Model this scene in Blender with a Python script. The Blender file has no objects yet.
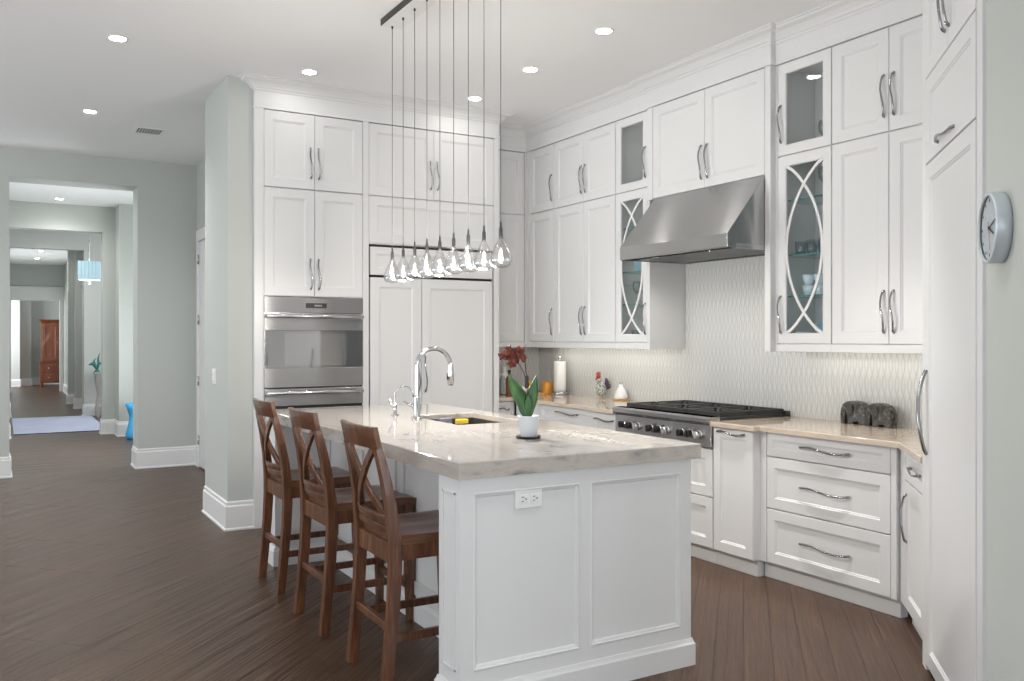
import bpy, bmesh, math, random
from mathutils import Vector, Matrix, noise
random.seed(7)
PI = math.pi
sc = bpy.context.scene
COL = sc.collection

# ------------------------------------------------------------------ camera
YAW = math.radians(30.2)
CAMZ = 1.42
cd = bpy.data.cameras.new('camera')
cd.sensor_width = 36.0
cd.lens = 876.0 / 1024.0 * 36.0
cd.shift_y = -2.5 / 1024.0
cd.clip_start = 0.05
cd.clip_end = 200
cam = bpy.data.objects.new('camera', cd)
COL.objects.link(cam)
cam.location = (0, 0, CAMZ)
cam.rotation_euler = (PI / 2, 0, -YAW)
sc.camera = cam

# ------------------------------------------------------------------ world, exposure
w = bpy.data.worlds.new('world')
sc.world = w
w.use_nodes = True
bgn = w.node_tree.nodes['Background']
bgn.inputs[0].default_value = (0.85, 0.92, 1.0, 1)
bgn.inputs[1].default_value = 0.6
sc.view_settings.view_transform = 'Standard'
sc.view_settings.look = 'None'
sc.view_settings.exposure = -0.13
sc.view_settings.gamma = 1.0
sc.view_settings.use_curve_mapping = False
sc.cycles.max_bounces = 10
sc.cycles.diffuse_bounces = 6
sc.cycles.glossy_bounces = 5
sc.cycles.transmission_bounces = 10
sc.cycles.transparent_max_bounces = 12
sc.cycles.caustics_reflective = False
sc.cycles.caustics_refractive = True
sc.cycles.sample_clamp_indirect = 4.0
sc.cycles.blur_glossy = 0.5


def area(name, loc, rot, sx, sy, power, color=(1, 1, 1), parent=None):
    l = bpy.data.lights.new(name, 'AREA')
    l.shape = 'RECTANGLE'
    l.size = sx
    l.size_y = sy
    l.energy = power
    l.color = color
    o = bpy.data.objects.new(name, l)
    COL.objects.link(o)
    o.location = loc
    o.rotation_euler = rot
    if parent: o.parent = parent
    return o


UP = math.radians(50)   # upward tilt of the added fill lights, to brighten the ceiling
DAY = (0.93, 0.965, 1.0)
# added fill lights in the unseen glass doors left of and behind the camera
for yy, pw in ((-2.6, 45), (0.6, 44), (3.8, 92), (7.0, 170)):
    area('window_fill_side', (-4.95, yy, 1.55), (0, -PI / 2 - (UP if yy > 5 else UP * .6), 0), 2.7, 2.6, pw, DAY)
for i, xx in enumerate((-2.9, 0.6, 4.1)):
    area('window_fill_back', (xx, -4.95, 1.55), (PI / 2 + UP * .45, 0, 0), 2.8, 2.7, 112, DAY)
# daylight from the windows of the foyer far down the hall, and of the end room
area('daylight_foyer', (4.2, 16.1, 1.7), (0, PI / 2, 0), 2.6, 2.4, 85, DAY)
area('hall_fill', (2.25, 11.9, 1.5), (0, PI / 2 + UP * .3, 0), 2.4, 2.0, 125, DAY)  # added fill to brighten the first hall; no window in that wall
area('corridor_fill', (1.40, 22.7, 1.5), (0, PI / 2 + UP * .6, 0), 2.0, 2.0, 95, DAY)  # added fill for the corridor, hidden behind the pier
area('daylight_end', (-0.9, 28.3, 1.7), (0, -PI / 2, 0), 2.2, 2.0, 160, DAY)

# ------------------------------------------------------------------ materials
MATS = {}


def mat(name, color=(0.8, 0.8, 0.8), rough=0.5, metal=0.0, spec=0.5, emit=None, estr=0.0, trans=0.0, ior=1.45, coat=0.0, alpha=1.0):
    m = bpy.data.materials.new(name)
    m.use_nodes = True
    b = m.node_tree.nodes['Principled BSDF']
    b.inputs['Base Color'].default_value = (*color, 1)
    b.inputs['Roughness'].default_value = rough
    b.inputs['Metallic'].default_value = metal
    b.inputs['Specular IOR Level'].default_value = spec
    b.inputs['IOR'].default_value = ior
    b.inputs['Transmission Weight'].default_value = trans
    b.inputs['Coat Weight'].default_value = coat
    if emit:
        b.inputs['Emission Color'].default_value = (*emit, 1)
        b.inputs['Emission Strength'].default_value = estr
    MATS[name] = m
    return m


def N(m, kind, **kw):
    n = m.node_tree.nodes.new('ShaderNode' + kind)
    for k, v in kw.items():
        setattr(n, k, v)
    return n


def L(m, a, b): m.node_tree.links.new(a, b)


def B(m): return m.node_tree.nodes['Principled BSDF']


def mathn(m, op, a, b=None):
    n = N(m, 'Math', operation=op)
    for i, v in enumerate((a, b)):
        if v is None: continue
        if isinstance(v, (int, float)): n.inputs[i].default_value = v
        else: L(m, v, n.inputs[i])
    return n.outputs[0]


def ramp(m, fac, stops):
    r = N(m, 'ValToRGB')
    el = r.color_ramp.elements
    while len(el) > 1: el.remove(el[-1])
    el[0].position = stops[0][0]
    el[0].color = (*stops[0][1], 1)
    for p, c in stops[1:]:
        e = el.new(p)
        e.color = (*c, 1)
    L(m, fac, r.inputs[0])
    return r.outputs[0]


def noise_tex(m, vec, scale, detail=4.0, rough=0.55, dist=0.0):
    n = N(m, 'TexNoise')
    n.inputs['Scale'].default_value = scale
    n.inputs['Detail'].default_value = detail
    n.inputs['Roughness'].default_value = rough
    n.inputs['Distortion'].default_value = dist
    if vec is not None: L(m, vec, n.inputs['Vector'])
    return n.outputs['Fac']


def coords(m, kind='Object', scale=(1, 1, 1), rot=(0, 0, 0)):
    t = N(m, 'TexCoord')
    mp = N(m, 'Mapping')
    mp.inputs['Scale'].default_value = scale
    mp.inputs['Rotation'].default_value = rot
    L(m, t.outputs[kind], mp.inputs['Vector'])
    return mp.outputs['Vector']


def bump(m, h, strength, dist=0.01):
    b = N(m, 'Bump')
    b.inputs['Strength'].default_value = strength
    b.inputs['Distance'].default_value = dist
    L(m, h, b.inputs['Height'])
    L(m, b.outputs['Normal'], B(m).inputs['Normal'])


mat('paint_white', (0.72, 0.722, 0.72), 0.32)
mat('cabinet_inside', (0.88, 0.88, 0.87), 0.5)
mat('trim_white', (0.74, 0.742, 0.74), 0.38)
mat('ceiling_paint', (0.87, 0.875, 0.88), 0.9)
mat('black', (0.012, 0.012, 0.013), 0.35)
mat('dark_gap', (0.02, 0.02, 0.02), 0.9)
mat('black_iron', (0.03, 0.029, 0.028), 0.45)
mat('rubber', (0.02, 0.02, 0.02), 0.6)
mat('plastic_white', (0.82, 0.82, 0.81), 0.3)
mat('chrome', (0.72, 0.72, 0.73), 0.06, 1.0)
mat('pull_nickel', (0.33, 0.33, 0.335), 0.12, 1.0)
mat('nickel', (0.62, 0.61, 0.60), 0.2, 1.0)
mat('canopy_sheen_white', (0.8, 0.8, 0.8), 0.3, 0.0)  # plain white stands in for the bright reflection in the polished canopy
mat('socket_grey', (0.14, 0.14, 0.14), 0.3, 0.7)
mat('cord_grey', (0.16, 0.16, 0.16), 0.5)
mat('dark_plate', (0.05, 0.05, 0.05), 0.35, 0.6)
mat('lamp_disc', (1, 1, 1), 0.5, emit=(1, 0.97, 0.93), estr=85)
mat('diffuser_glow', (1, 1, 1), 0.5, emit=(0.9, 0.97, 1), estr=2.5)
mat('bulb', (1, 1, 1), 0.5, emit=(1, 0.96, 0.9), estr=16)
mat('shade_glow', (0.45, 0.66, 0.76), 0.6, emit=(0.55, 0.80, 0.92), estr=0.3)
mat('strip_glow', (1, 1, 1), 0.5, emit=(1, 0.95, 0.86), estr=3.0)

m = mat('wall_sage', (0.505, 0.528, 0.500), 0.85)
m = mat('wall_pale', (0.60, 0.62, 0.58), 0.85)

def rim_fac(m, f0, f1, p=4.0):
    lw = N(m, 'LayerWeight')
    lw.inputs['Blend'].default_value = 0.5
    pw = mathn(m, 'POWER', lw.outputs['Facing'], p)
    return mathn(m, 'ADD', mathn(m, 'MULTIPLY', pw, f1), f0)


# glass
m = mat('glass_clear', (1, 1, 1), 0.0, trans=1.0, ior=1.28)
m = mat('glass_pane', (1, 1, 1), 0.02)
nt = m.node_tree
g = N(m, 'BsdfGlossy')
g.inputs['Roughness'].default_value = 0.02
tr = N(m, 'BsdfTransparent')
tr.inputs['Color'].default_value = (0.97, 0.985, 0.985, 1)
mx = N(m, 'MixShader')
L(m, rim_fac(m, .05, .9), mx.inputs[0])
L(m, tr.outputs[0], mx.inputs[1])
L(m, g.outputs[0], mx.inputs[2])
L(m, mx.outputs[0], nt.nodes['Material Output'].inputs['Surface'])


def thin_glass(name, tint, edge, ior=1.5, f0=.05, gr=.03):
    """thin glass wall: see-through face on, tinted and shiny towards the rim"""
    m = mat(name, tint, 0.05)
    lw = N(m, 'LayerWeight')
    lw.inputs['Blend'].default_value = 0.35
    tr = N(m, 'BsdfTransparent')
    c = ramp(m, lw.outputs['Facing'], [(0.0, tint), (0.75, tuple(0.5 * (a + b) for a, b in zip(tint, edge))), (1.0, edge)])
    L(m, c, tr.inputs['Color'])
    g = N(m, 'BsdfGlossy')
    g.inputs['Roughness'].default_value = gr
    mx = N(m, 'MixShader')
    L(m, rim_fac(m, f0, .8, 3.0), mx.inputs[0])
    L(m, tr.outputs[0], mx.inputs[1])
    L(m, g.outputs[0], mx.inputs[2])
    L(m, mx.outputs[0], m.node_tree.nodes['Material Output'].inputs['Surface'])
    return m


thin_glass('drop_glass', (0.96, 0.96, 0.96), (0.84, 0.85, 0.86), 1.7, .24, .16)
thin_glass('tumbler_glass', (0.90, 0.95, 0.97), (0.55, 0.70, 0.76), 1.5, .12)
thin_glass('clear_bottle', (0.93, 0.95, 0.94), (0.45, 0.5, 0.5))
thin_glass('blue_glass', (0.12, 0.55, 0.85), (0.0, 0.06, 0.30))
m = mat('shelf_glass', (0.45, 0.68, 0.66), 0.05, trans=0.0)
tr = N(m, 'BsdfTransparent'); tr.inputs['Color'].default_value = (0.93, 0.975, 0.97, 1)
mx = N(m, 'MixShader'); mx.inputs[0].default_value = 0.12
L(m, tr.outputs[0], mx.inputs[1]); L(m, B(m).outputs[0], mx.inputs[2])
L(m, mx.outputs[0], m.node_tree.nodes['Material Output'].inputs['Surface'])
mat('shelf_edge', (0.05, 0.22, 0.22), 0.1)


# brushed stainless; t = grain direction
def steel(name, tangent, color=(0.60, 0.60, 0.595), rough=0.28, aniso=0.8):
    m = mat(name, color, rough, 1.0)
    cmb = N(m, 'CombineXYZ')
    for i in range(3): cmb.inputs[i].default_value = (0, 0, 1)[i]   # highlights run across the grain
    vt = N(m, 'VectorTransform', vector_type='VECTOR', convert_from='OBJECT', convert_to='WORLD')
    L(m, cmb.outputs[0], vt.inputs[0])
    L(m, vt.outputs[0], B(m).inputs['Tangent'])
    B(m).inputs['Anisotropic'].default_value = aniso
    sc3 = tuple(3.0 if abs(t) > 0.5 else 420.0 for t in tangent)
    nz = noise_tex(m, coords(m, 'Object', sc3), 1.0, 3.0)
    r = N(m, 'MapRange')
    r.inputs[3].default_value = rough - 0.01
    r.inputs[4].default_value = rough + 0.01
    L(m, nz, r.inputs[0])
    L(m, r.outputs[0], B(m).inputs['Roughness'])
    return m


steel('steel_brushed', (1, 0, 0), (0.50, 0.50, 0.50), 0.25, 1.0)
steel('steel_hood', (1, 0, 0), (0.50, 0.50, 0.495), 0.24, 1.0)
mat('steel_plain', (0.58, 0.58, 0.58), 0.25, 1.0)
mat('sink_dark', (0.10, 0.09, 0.08), 0.35, 0.5)
mat('steel_bright', (0.72, 0.72, 0.72), 0.18, 1.0)
m = mat('oven_glass', (0.05, 0.05, 0.05), 0.04, 0.0, 1.0, coat=1.0)
B(m).inputs['IOR'].default_value = 2.2
m = mat('oven_window', (0.13, 0.13, 0.13), 0.04, 0.0, 1.0, coat=1.0)
B(m).inputs['IOR'].default_value = 2.2


# wood floor, planks laid at 45 degrees
def floor_mat(name, ang, base, bright):
    m = mat(name, base, 0.3)
    t = N(m, 'TexCoord')
    mp = N(m, 'Mapping')
    mp.inputs['Rotation'].default_value = (0, 0, ang)
    L(m, t.outputs['Object'], mp.inputs['Vector'])
    v = mp.outputs['Vector']
    br = N(m, 'TexBrick')
    br.offset = 0.37
    br.inputs['Scale'].default_value = 1.0
    br.inputs['Brick Width'].default_value = 1.7
    br.inputs['Row Height'].default_value = 0.127
    br.inputs['Mortar Size'].default_value = 0.0016
    br.inputs['Mortar Smooth'].default_value = 0.4
    br.inputs['Color1'].default_value = (0.40, 0.40, 0.40, 1)
    br.inputs['Color2'].default_value = (0.62, 0.62, 0.62, 1)
    br.inputs['Mortar'].default_value = (0.5, 0.5, 0.5, 1)
    L(m, v, br.inputs['Vector'])
    mp2 = N(m, 'Mapping')
    mp2.inputs['Scale'].default_value = (1.6, 46, 1)
    L(m, v, mp2.inputs['Vector'])
    g1 = noise_tex(m, mp2.outputs[0], 1.0, 5, 0.6, 0.4)
    mp3 = N(m, 'Mapping')
    mp3.inputs['Scale'].default_value = (0.7, 9, 1)
    L(m, v, mp3.inputs['Vector'])
    g2 = noise_tex(m, mp3.outputs[0], 1.0, 3, 0.5, 0.2)
    sep = N(m, 'SeparateColor')
    L(m, br.outputs['Color'], sep.inputs[0])
    s = mathn(m, 'ADD', mathn(m, 'MULTIPLY', g1, 0.55), mathn(m, 'MULTIPLY', sep.outputs[0], 0.30))
    col = ramp(m, s, [(0.25, tuple(0.6 * c for c in base)), (0.45, base), (0.65, bright)])
    mixc = N(m, 'Mix', data_type='RGBA')
    L(m, br.outputs['Fac'], mixc.inputs['Factor'])
    L(m, col, mixc.inputs[6])
    mixc.inputs[7].default_value = (*[0.35 * c for c in base], 1)
    L(m, mixc.outputs[2], B(m).inputs['Base Color'])
    rr = N(m, 'MapRange')
    rr.inputs[3].default_value = 0.24
    rr.inputs[4].default_value = 0.44
    L(m, g1, rr.inputs[0])
    L(m, rr.outputs[0], B(m).inputs['Roughness'])
    hh = mathn(m, 'SUBTRACT', mathn(m, 'ADD', mathn(m, 'MULTIPLY', g1, 0.35), mathn(m, 'MULTIPLY', g2, 0.9)),
               mathn(m, 'MULTIPLY', br.outputs['Fac'], 1.0))
    bump(m, hh, 1.0, 0.022)
    B(m).inputs['Specular IOR Level'].default_value = 0.40
    B(m).inputs['Specular Tint'].default_value = (1.0, 0.86, 0.74, 1)
    return m


floor_mat('floor_wood', math.radians(-45), (0.074, 0.040, 0.024), (0.150, 0.089, 0.056))
floor_mat('floor_wood_hall', math.radians(0), (0.066, 0.040, 0.027), (0.115, 0.076, 0.054))


# quartzite
def stone_mat(name, c0, c1, c2, scale=1.0):
    m = mat(name, c1, 0.06, 0, 0.65)
    B(m).inputs['IOR'].default_value = 1.55
    v = coords(m, 'Object', (1.2 * scale, 0.45 * scale, 3 * scale), (0, 0, 0.5))
    n1 = noise_tex(m, v, 2.2, 8, 0.62, 2.2)
    n2 = noise_tex(m, v, 9.0, 6, 0.6, 1.0)
    s = mathn(m, 'ADD', mathn(m, 'MULTIPLY', n1, 0.75), mathn(m, 'MULTIPLY', n2, 0.25))
    col = ramp(m, s, [(0.33, c2), (0.42, c1), (0.52, c0), (0.62, c1), (0.70, c2)])
    L(m, col, B(m).inputs['Base Color'])
    return m


stone_mat('quartzite', (0.50, 0.46, 0.415), (0.40, 0.37, 0.34), (0.21, 0.205, 0.20))
stone_mat('quartzite_wall', (0.58, 0.49, 0.395), (0.50, 0.415, 0.335), (0.35, 0.285, 0.23))

# backsplash: white glass leaf tiles
m = mat('leaf_tile', (0.60, 0.61, 0.58), 0.22)
v = coords(m, 'Object')
sx = N(m, 'SeparateXYZ')
L(m, v, sx.inputs[0])
al = mathn(m, 'ADD', sx.outputs[0], sx.outputs[1])
wv = mathn(m, 'MULTIPLY', mathn(m, 'SINE', mathn(m, 'MULTIPLY', sx.outputs[2], 2 * PI / 0.24)), 0.95)
ph = mathn(m, 'MULTIPLY', al, PI / 0.042)
a1 = mathn(m, 'ABSOLUTE', mathn(m, 'SINE', mathn(m, 'ADD', ph, wv)))
a2 = mathn(m, 'ABSOLUTE', mathn(m, 'SINE', mathn(m, 'SUBTRACT', ph, wv)))
mn = mathn(m, 'MINIMUM', a1, a2)
mm = mathn(m, 'ADD', mathn(m, 'MULTIPLY', mn, 0.6), mathn(m, 'MULTIPLY', a1, 0.4))
c = ramp(m, mn, [(0.0, (0.41, 0.415, 0.40)), (0.14, (0.51, 0.515, 0.50)), (0.5, (0.58, 0.585, 0.57))])
L(m, c, B(m).inputs['Base Color'])
bump(m, mm, 0.55, 0.006)


# wood for stools, armoire
def wood(name, dark, mid, light, axis=(14, 14, 1.5), rough=0.28, coat=0.3):
    m = mat(name, mid, rough, coat=coat)
    v = coords(m, 'Object', axis)
    n1 = noise_tex(m, v, 1.6, 6, 0.6, 1.2)
    n2 = noise_tex(m, v, 7.0, 4, 0.6, 0.3)
    s = mathn(m, 'ADD', mathn(m, 'MULTIPLY', n1, 0.7), mathn(m, 'MULTIPLY', n2, 0.3))
    L(m, ramp(m, s, [(0.25, dark), (0.5, mid), (0.75, light)]), B(m).inputs['Base Color'])
    return m


wood('stool_wood', (0.036, 0.013, 0.009), (0.115, 0.045, 0.022), (0.29, 0.13, 0.058), coat=.25)
wood('stool_wood_seat', (0.075, 0.030, 0.018), (0.16, 0.070, 0.040), (0.27, 0.135, 0.080), (1.5, 14, 14), 0.28, .1)
wood('armoire_wood', (0.10, 0.028, 0.012), (0.17, 0.05, 0.022), (0.24, 0.085, 0.04), (6, 6, 1))

# figurine stone
m = mat('elephant_stone', (0.1, 0.1, 0.1), 0.25)
v = coords(m, 'Object', (1, 1, 1), (0.3, 0.2, 0.9))
n1 = noise_tex(m, v, 22, 6, 0.6, 2.0)
L(m, ramp(m, n1, [(0.38, (0.030, 0.029, 0.027)), (0.54, (0.075, 0.072, 0.065)), (0.66, (0.17, 0.165, 0.145)), (0.78, (0.36, 0.34, 0.29))]), B(m).inputs['Base Color'])
m = mat('rooster_body', (0.4, 0.42, 0.4), 0.4)
v = coords(m, 'Object')
vo = N(m, 'TexVoronoi'); vo.inputs['Scale'].default_value = 110
L(m, v, vo.inputs['Vector'])
L(m, ramp(m, vo.outputs['Distance'], [(0.2, (0.75, 0.76, 0.72)), (0.5, (0.38, 0.40, 0.37)), (0.8, (0.08, 0.09, 0.08))]), B(m).inputs['Base Color'])
mat('rooster_red', (0.32, 0.03, 0.03), 0.4)
mat('rooster_dark', (0.04, 0.02, 0.06), 0.4)
mat('rooster_beak', (0.6, 0.35, 0.08), 0.4)
mat('paper_white', (0.86, 0.86, 0.85), 0.8)
mat('porcelain', (0.84, 0.84, 0.86), 0.15)
mat('pot_glaze', (0.72, 0.76, 0.80), 0.25)
mat('saucer_dark', (0.03, 0.025, 0.025), 0.4)
mat('soil', (0.05, 0.035, 0.025), 0.9)
m = mat('leaf_green', (0.05, 0.17, 0.045), 0.35)
n1 = noise_tex(m, coords(m, 'Object', (20, 20, 4)), 1.5, 3)
L(m, ramp(m, n1, [(0.3, (0.03, 0.09, 0.03)), (0.55, (0.055, 0.155, 0.045)), (0.8, (0.15, 0.28, 0.08))]), B(m).inputs['Base Color'])
m = mat('orchid_red', (0.22, 0.03, 0.02), 0.5)
n1 = noise_tex(m, coords(m, 'Object'), 60, 3)
L(m, ramp(m, n1, [(0.35, (0.055, 0.015, 0.011)), (0.52, (0.16, 0.035, 0.020)), (0.70, (0.33, 0.10, 0.045))]), B(m).inputs['Base Color'])
mat('orchid_centre', (0.24, 0.012, 0.015), 0.5)
mat('stem_dark', (0.05, 0.028, 0.03), 0.5)
mat('orange_ceramic', (0.72, 0.33, 0.05), 0.35)
mat('wood_board', (0.50, 0.30, 0.13), 0.45)
mat('sponge_yellow', (0.85, 0.62, 0.06), 0.8)
mat('sponge_grey', (0.20, 0.19, 0.24), 0.8)
mat('clock_rim', (0.58, 0.63, 0.67), 0.35, 0.3)
mat('clock_face', (0.80, 0.84, 0.90), 0.4)
mat('clock_red', (0.5, 0.03, 0.03), 0.5)
mat('cup_blue', (0.55, 0.66, 0.74), 0.3)
mat('plate_blue', (0.30, 0.52, 0.64), 0.3)
mat('blue_glaze', (0.05, 0.36, 0.68), 0.06)
mat('teal_glaze', (0.035, 0.22, 0.19), 0.3)
mat('silver_leaf', (0.55, 0.53, 0.50), 0.35, 0.7)
mat('coffee_black', (0.02, 0.02, 0.022), 0.25)
mat('spice_brown', (0.16, 0.07, 0.03), 0.5)
mat('label_white', (0.75, 0.75, 0.73), 0.6)
mat('display_dark', (0.03, 0.032, 0.034), 0.1, 0, 0.8)
mat('display_text', (0.35, 0.36, 0.36), 0.4)
m = mat('rug_blue', (0.50, 0.54, 0.66), 0.95)
v = coords(m, 'Object', (1.2, 16, 1))
n1 = noise_tex(m, v, 1.5, 5, 0.65)
L(m, ramp(m, n1, [(0.3, (0.26, 0.31, 0.46)), (0.5, (0.40, 0.43, 0.56)), (0.7, (0.55, 0.56, 0.64))]), B(m).inputs['Base Color'])
mat('rug_edge', (0.06, 0.07, 0.14), 0.9)


# ------------------------------------------------------------------ mesh building helpers
class MB:
    """collects shapes and links them as one mesh object"""

    def __init__(s): s.bm = bmesh.new(); s.mats = []; s.cur = 0; s.sm = False; s.fl = []

    def mat(s, name):
        mm_ = MATS[name]
        if mm_ not in s.mats: s.mats.append(mm_)
        s.cur = s.mats.index(mm_)
        return s

    def face(s, vs, smooth=None):
        try:
            f = s.bm.faces.new(vs)
        except ValueError:
            return None
        f.material_index = s.cur
        f.smooth = s.sm if smooth is None else smooth
        return f

    def v(s, *p): return s.bm.verts.new(p if len(p) == 3 else p[0])

    def box(s, x0, y0, z0, x1, y1, z1, bev=0.0):
        if bev > 0:
            b = min(bev, abs(x1 - x0) * .45, abs(y1 - y0) * .45, abs(z1 - z0) * .45)
            t = bmesh.new()
            bmesh.ops.create_cube(t, size=1)
            for q in t.verts:
                q.co = Vector(((x0 + x1) / 2 + q.co.x * (x1 - x0), (y0 + y1) / 2 + q.co.y * (y1 - y0), (z0 + z1) / 2 + q.co.z * (z1 - z0)))
            bmesh.ops.bevel(t, geom=t.edges[:], offset=b, segments=2, profile=0.5, affect='EDGES')
            s.merge(t)
            return s
        P = [s.v(x, y, z) for z in (z0, z1) for y in (y0, y1) for x in (x0, x1)]
        for q in ((0, 2, 3, 1), (4, 5, 7, 6), (0, 1, 5, 4), (2, 6, 7, 3), (0, 4, 6, 2), (1, 3, 7, 5)):
            s.face([P[i] for i in q], False)
        return s

    def merge(s, t, M=None):
        mp = {}
        for q in t.verts:
            mp[q] = s.v(M @ q.co if M else q.co)
        for f in t.faces:
            s.face([mp[q] for q in f.verts])
        t.free()

    def prism(s, pts, lo, hi, axis='y', smooth=False):
        """extrude a closed outline along an axis"""
        def P(a, b, c):
            return {'y': (a, c, b), 'x': (c, a, b), 'z': (a, b, c)}[axis]
        A = [s.v(P(a, b, lo)) for a, b in pts]
        C = [s.v(P(a, b, hi)) for a, b in pts]
        n = len(pts)
        for i in range(n):
            s.face([A[i], A[(i + 1) % n], C[(i + 1) % n], C[i]], smooth)
        s.face(A[::-1], False)
        s.face(C, False)
        return s

    def lathe(s, prof, c=(0, 0, 0), seg=24, M=None, cap=True):
        """prof: (radius, z) from the bottom up, round a vertical axis"""
        rings = []
        for r, z in prof:
            ring = []
            for i in range(seg):
                a = 2 * PI * i / seg
                p = Vector((r * math.cos(a), r * math.sin(a), z))
                if M: p = M @ p
                ring.append(s.v(p + Vector(c)))
            rings.append(ring)
        for a, b in zip(rings, rings[1:]):
            for i in range(seg):
                s.face([a[i], a[(i + 1) % seg], b[(i + 1) % seg], b[i]], True)
        if cap:
            s.face(rings[0][::-1], False)
            s.face(rings[-1], False)
        return s

    def tube(s, pts, r, seg=10, smooth=True, flat=None):
        """round (or flat=(a,b) elliptic) bar along a line of points; r may be a list"""
        pts = [Vector(p) for p in pts]
        n = len(pts)
        rs = r if isinstance(r, (list, tuple)) else [r] * n
        rings = []
        ref = None
        for i, p in enumerate(pts):
            t = (pts[min(i + 1, n - 1)] - pts[max(i - 1, 0)]).normalized()
            if ref is None:
                ref = Vector((0, 0, 1)) if abs(t.z) < 0.9 else Vector((1, 0, 0))
                ref = (ref - t * ref.dot(t)).normalized()
            else:
                ref = (ref - t * ref.dot(t)).normalized()
            bn = t.cross(ref)
            fa, fb = flat if flat else (1, 1)
            rings.append([s.v(p + (ref * math.cos(2 * PI * k / seg) * fa + bn * math.sin(2 * PI * k / seg) * fb) * rs[i]) for k in range(seg)])
        for a, b in zip(rings, rings[1:]):
            for k in range(seg):
                s.face([a[k], a[(k + 1) % seg], b[(k + 1) % seg], b[k]], smooth)
        s.face(rings[0][::-1], False)
        s.face(rings[-1], False)
        return s

    def bar(s, pts, wx, wy, side=(0, 1, 0)):
        """square-section bar along a polyline: wy across `side`, wx across the rest; wx may be a list"""
        pts = [Vector(p) for p in pts]
        n = len(pts)
        sd = Vector(side).normalized()
        ws = wx if isinstance(wx, (list, tuple)) else [wx] * n
        wys = wy if isinstance(wy, (list, tuple)) else [wy] * n
        rings = []
        for i, p in enumerate(pts):
            t = (pts[min(i + 1, n - 1)] - pts[max(i - 1, 0)]).normalized()
            o = t.cross(sd).normalized()
            a, b = o * ws[i] / 2, sd * wys[i] / 2
            ch = 0.16
            rings.append([s.v(p + a * u + b * q) for u, q in ((1, 1 - ch), (1 - ch, 1), (-1 + ch, 1), (-1, 1 - ch), (-1, -1 + ch), (-1 + ch, -1), (1 - ch, -1), (1, -1 + ch))])
        for a, b in zip(rings, rings[1:]):
            for k in range(8):
                s.face([a[k], a[(k + 1) % 8], b[(k + 1) % 8], b[k]], False)
        s.face(rings[0][::-1], False)
        s.face(rings[-1], False)
        return s

    def sweep(s, path, prof, closed=False):
        """profile (d, z) carried along an XY path; d to the right-hand side of travel, mitred at the corners"""
        P = [Vector((a, b)) for a, b in path]
        n = len(P)
        rows = []
        for i in range(n):
            d0 = (P[i] - P[i - 1]).normalized() if (i > 0 or closed) else None
            d1 = (P[(i + 1) % n] - P[i]).normalized() if (i < n - 1 or closed) else None
            if d0 is None: d0 = d1
            if d1 is None: d1 = d0
            n0 = Vector((d0.y, -d0.x)); n1 = Vector((d1.y, -d1.x))
            mi = (n0 + n1).normalized()
            mi = mi / max(0.2, mi.dot(n0))
            rows.append([s.v(P[i].x + mi.x * d, P[i].y + mi.y * d, z) for d, z in prof])
        k = len(prof)
        rng = range(n) if closed else range(n - 1)
        for i in rng:
            a, b = rows[i], rows[(i + 1) % n]
            for j in range(k):
                s.face([a[j], a[(j + 1) % k], b[(j + 1) % k], b[j]], False)
        if not closed:
            s.face(rows[0][::-1], False)
            s.face(rows[-1], False)
        return s

    def build(s, name, mt=None, parent=None, loc=None, rz=None, bevel=0.0, sub=0, solid=0.0):
        if mt:
            s.mats = [MATS[mt]] if isinstance(mt, str) else s.mats
        bmesh.ops.recalc_face_normals(s.bm, faces=s.bm.faces[:])
        me = bpy.data.meshes.new(name)
        s.bm.to_mesh(me)
        s.bm.free()
        for q in s.mats: me.materials.append(q)
        o = bpy.data.objects.new(name, me)
        COL.objects.link(o)
        if parent: o.parent = parent
        if loc: o.location = loc
        if rz is not None: o.rotation_euler = (0, 0, rz)
        if solid:
            q = o.modifiers.new('solid', 'SOLIDIFY'); q.thickness = solid; q.offset = 0
        if bevel:
            q = o.modifiers.new('bevel', 'BEVEL'); q.width = bevel; q.segments = 2; q.limit_method = 'ANGLE'
        if sub:
            q = o.modifiers.new('sub', 'SUBSURF'); q.levels = sub; q.render_levels = sub
        return o


def tag(o, label, cat, group=None, kind=None):
    o['label'] = label
    o['category'] = cat
    if group: o['group'] = group
    if kind: o['kind'] = kind
    return o


def empty(name, label, cat, loc=(0, 0, 0), rz=0.0, group=None):
    o = bpy.data.objects.new(name, None)
    o.empty_display_size = 0.1
    COL.objects.link(o)
    o.location = loc
    o.rotation_euler = (0, 0, rz)
    return tag(o, label, cat, group)


def struct(o, label, cat): return tag(o, label, cat, None, 'structure')


def copy_tree(o, parent=None):
    c = o.copy()
    COL.objects.link(c)
    c.parent = parent
    for ch in [q for q in bpy.data.objects if q.parent == o]:
        copy_tree(ch, c)
    return c


# ------------------------------------------------------------------ room dimensions (metres, camera over the origin)
CE = 3.355           # ceiling
FY = 6.60            # face of the tall cabinets on the far wall
XW, YW = 4.555, 7.30  # finished walls behind the counters
XU = 4.19            # face of the wall cabinets on the cooking wall
XB = 3.90            # face of the base cabinets on the cooking wall
XP = 3.845           # face of the part of them that steps forward
YA = 10.27           # wall with the opening to the hall
CT = 0.90            # counter top
R45 = math.radians(-135)

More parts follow.
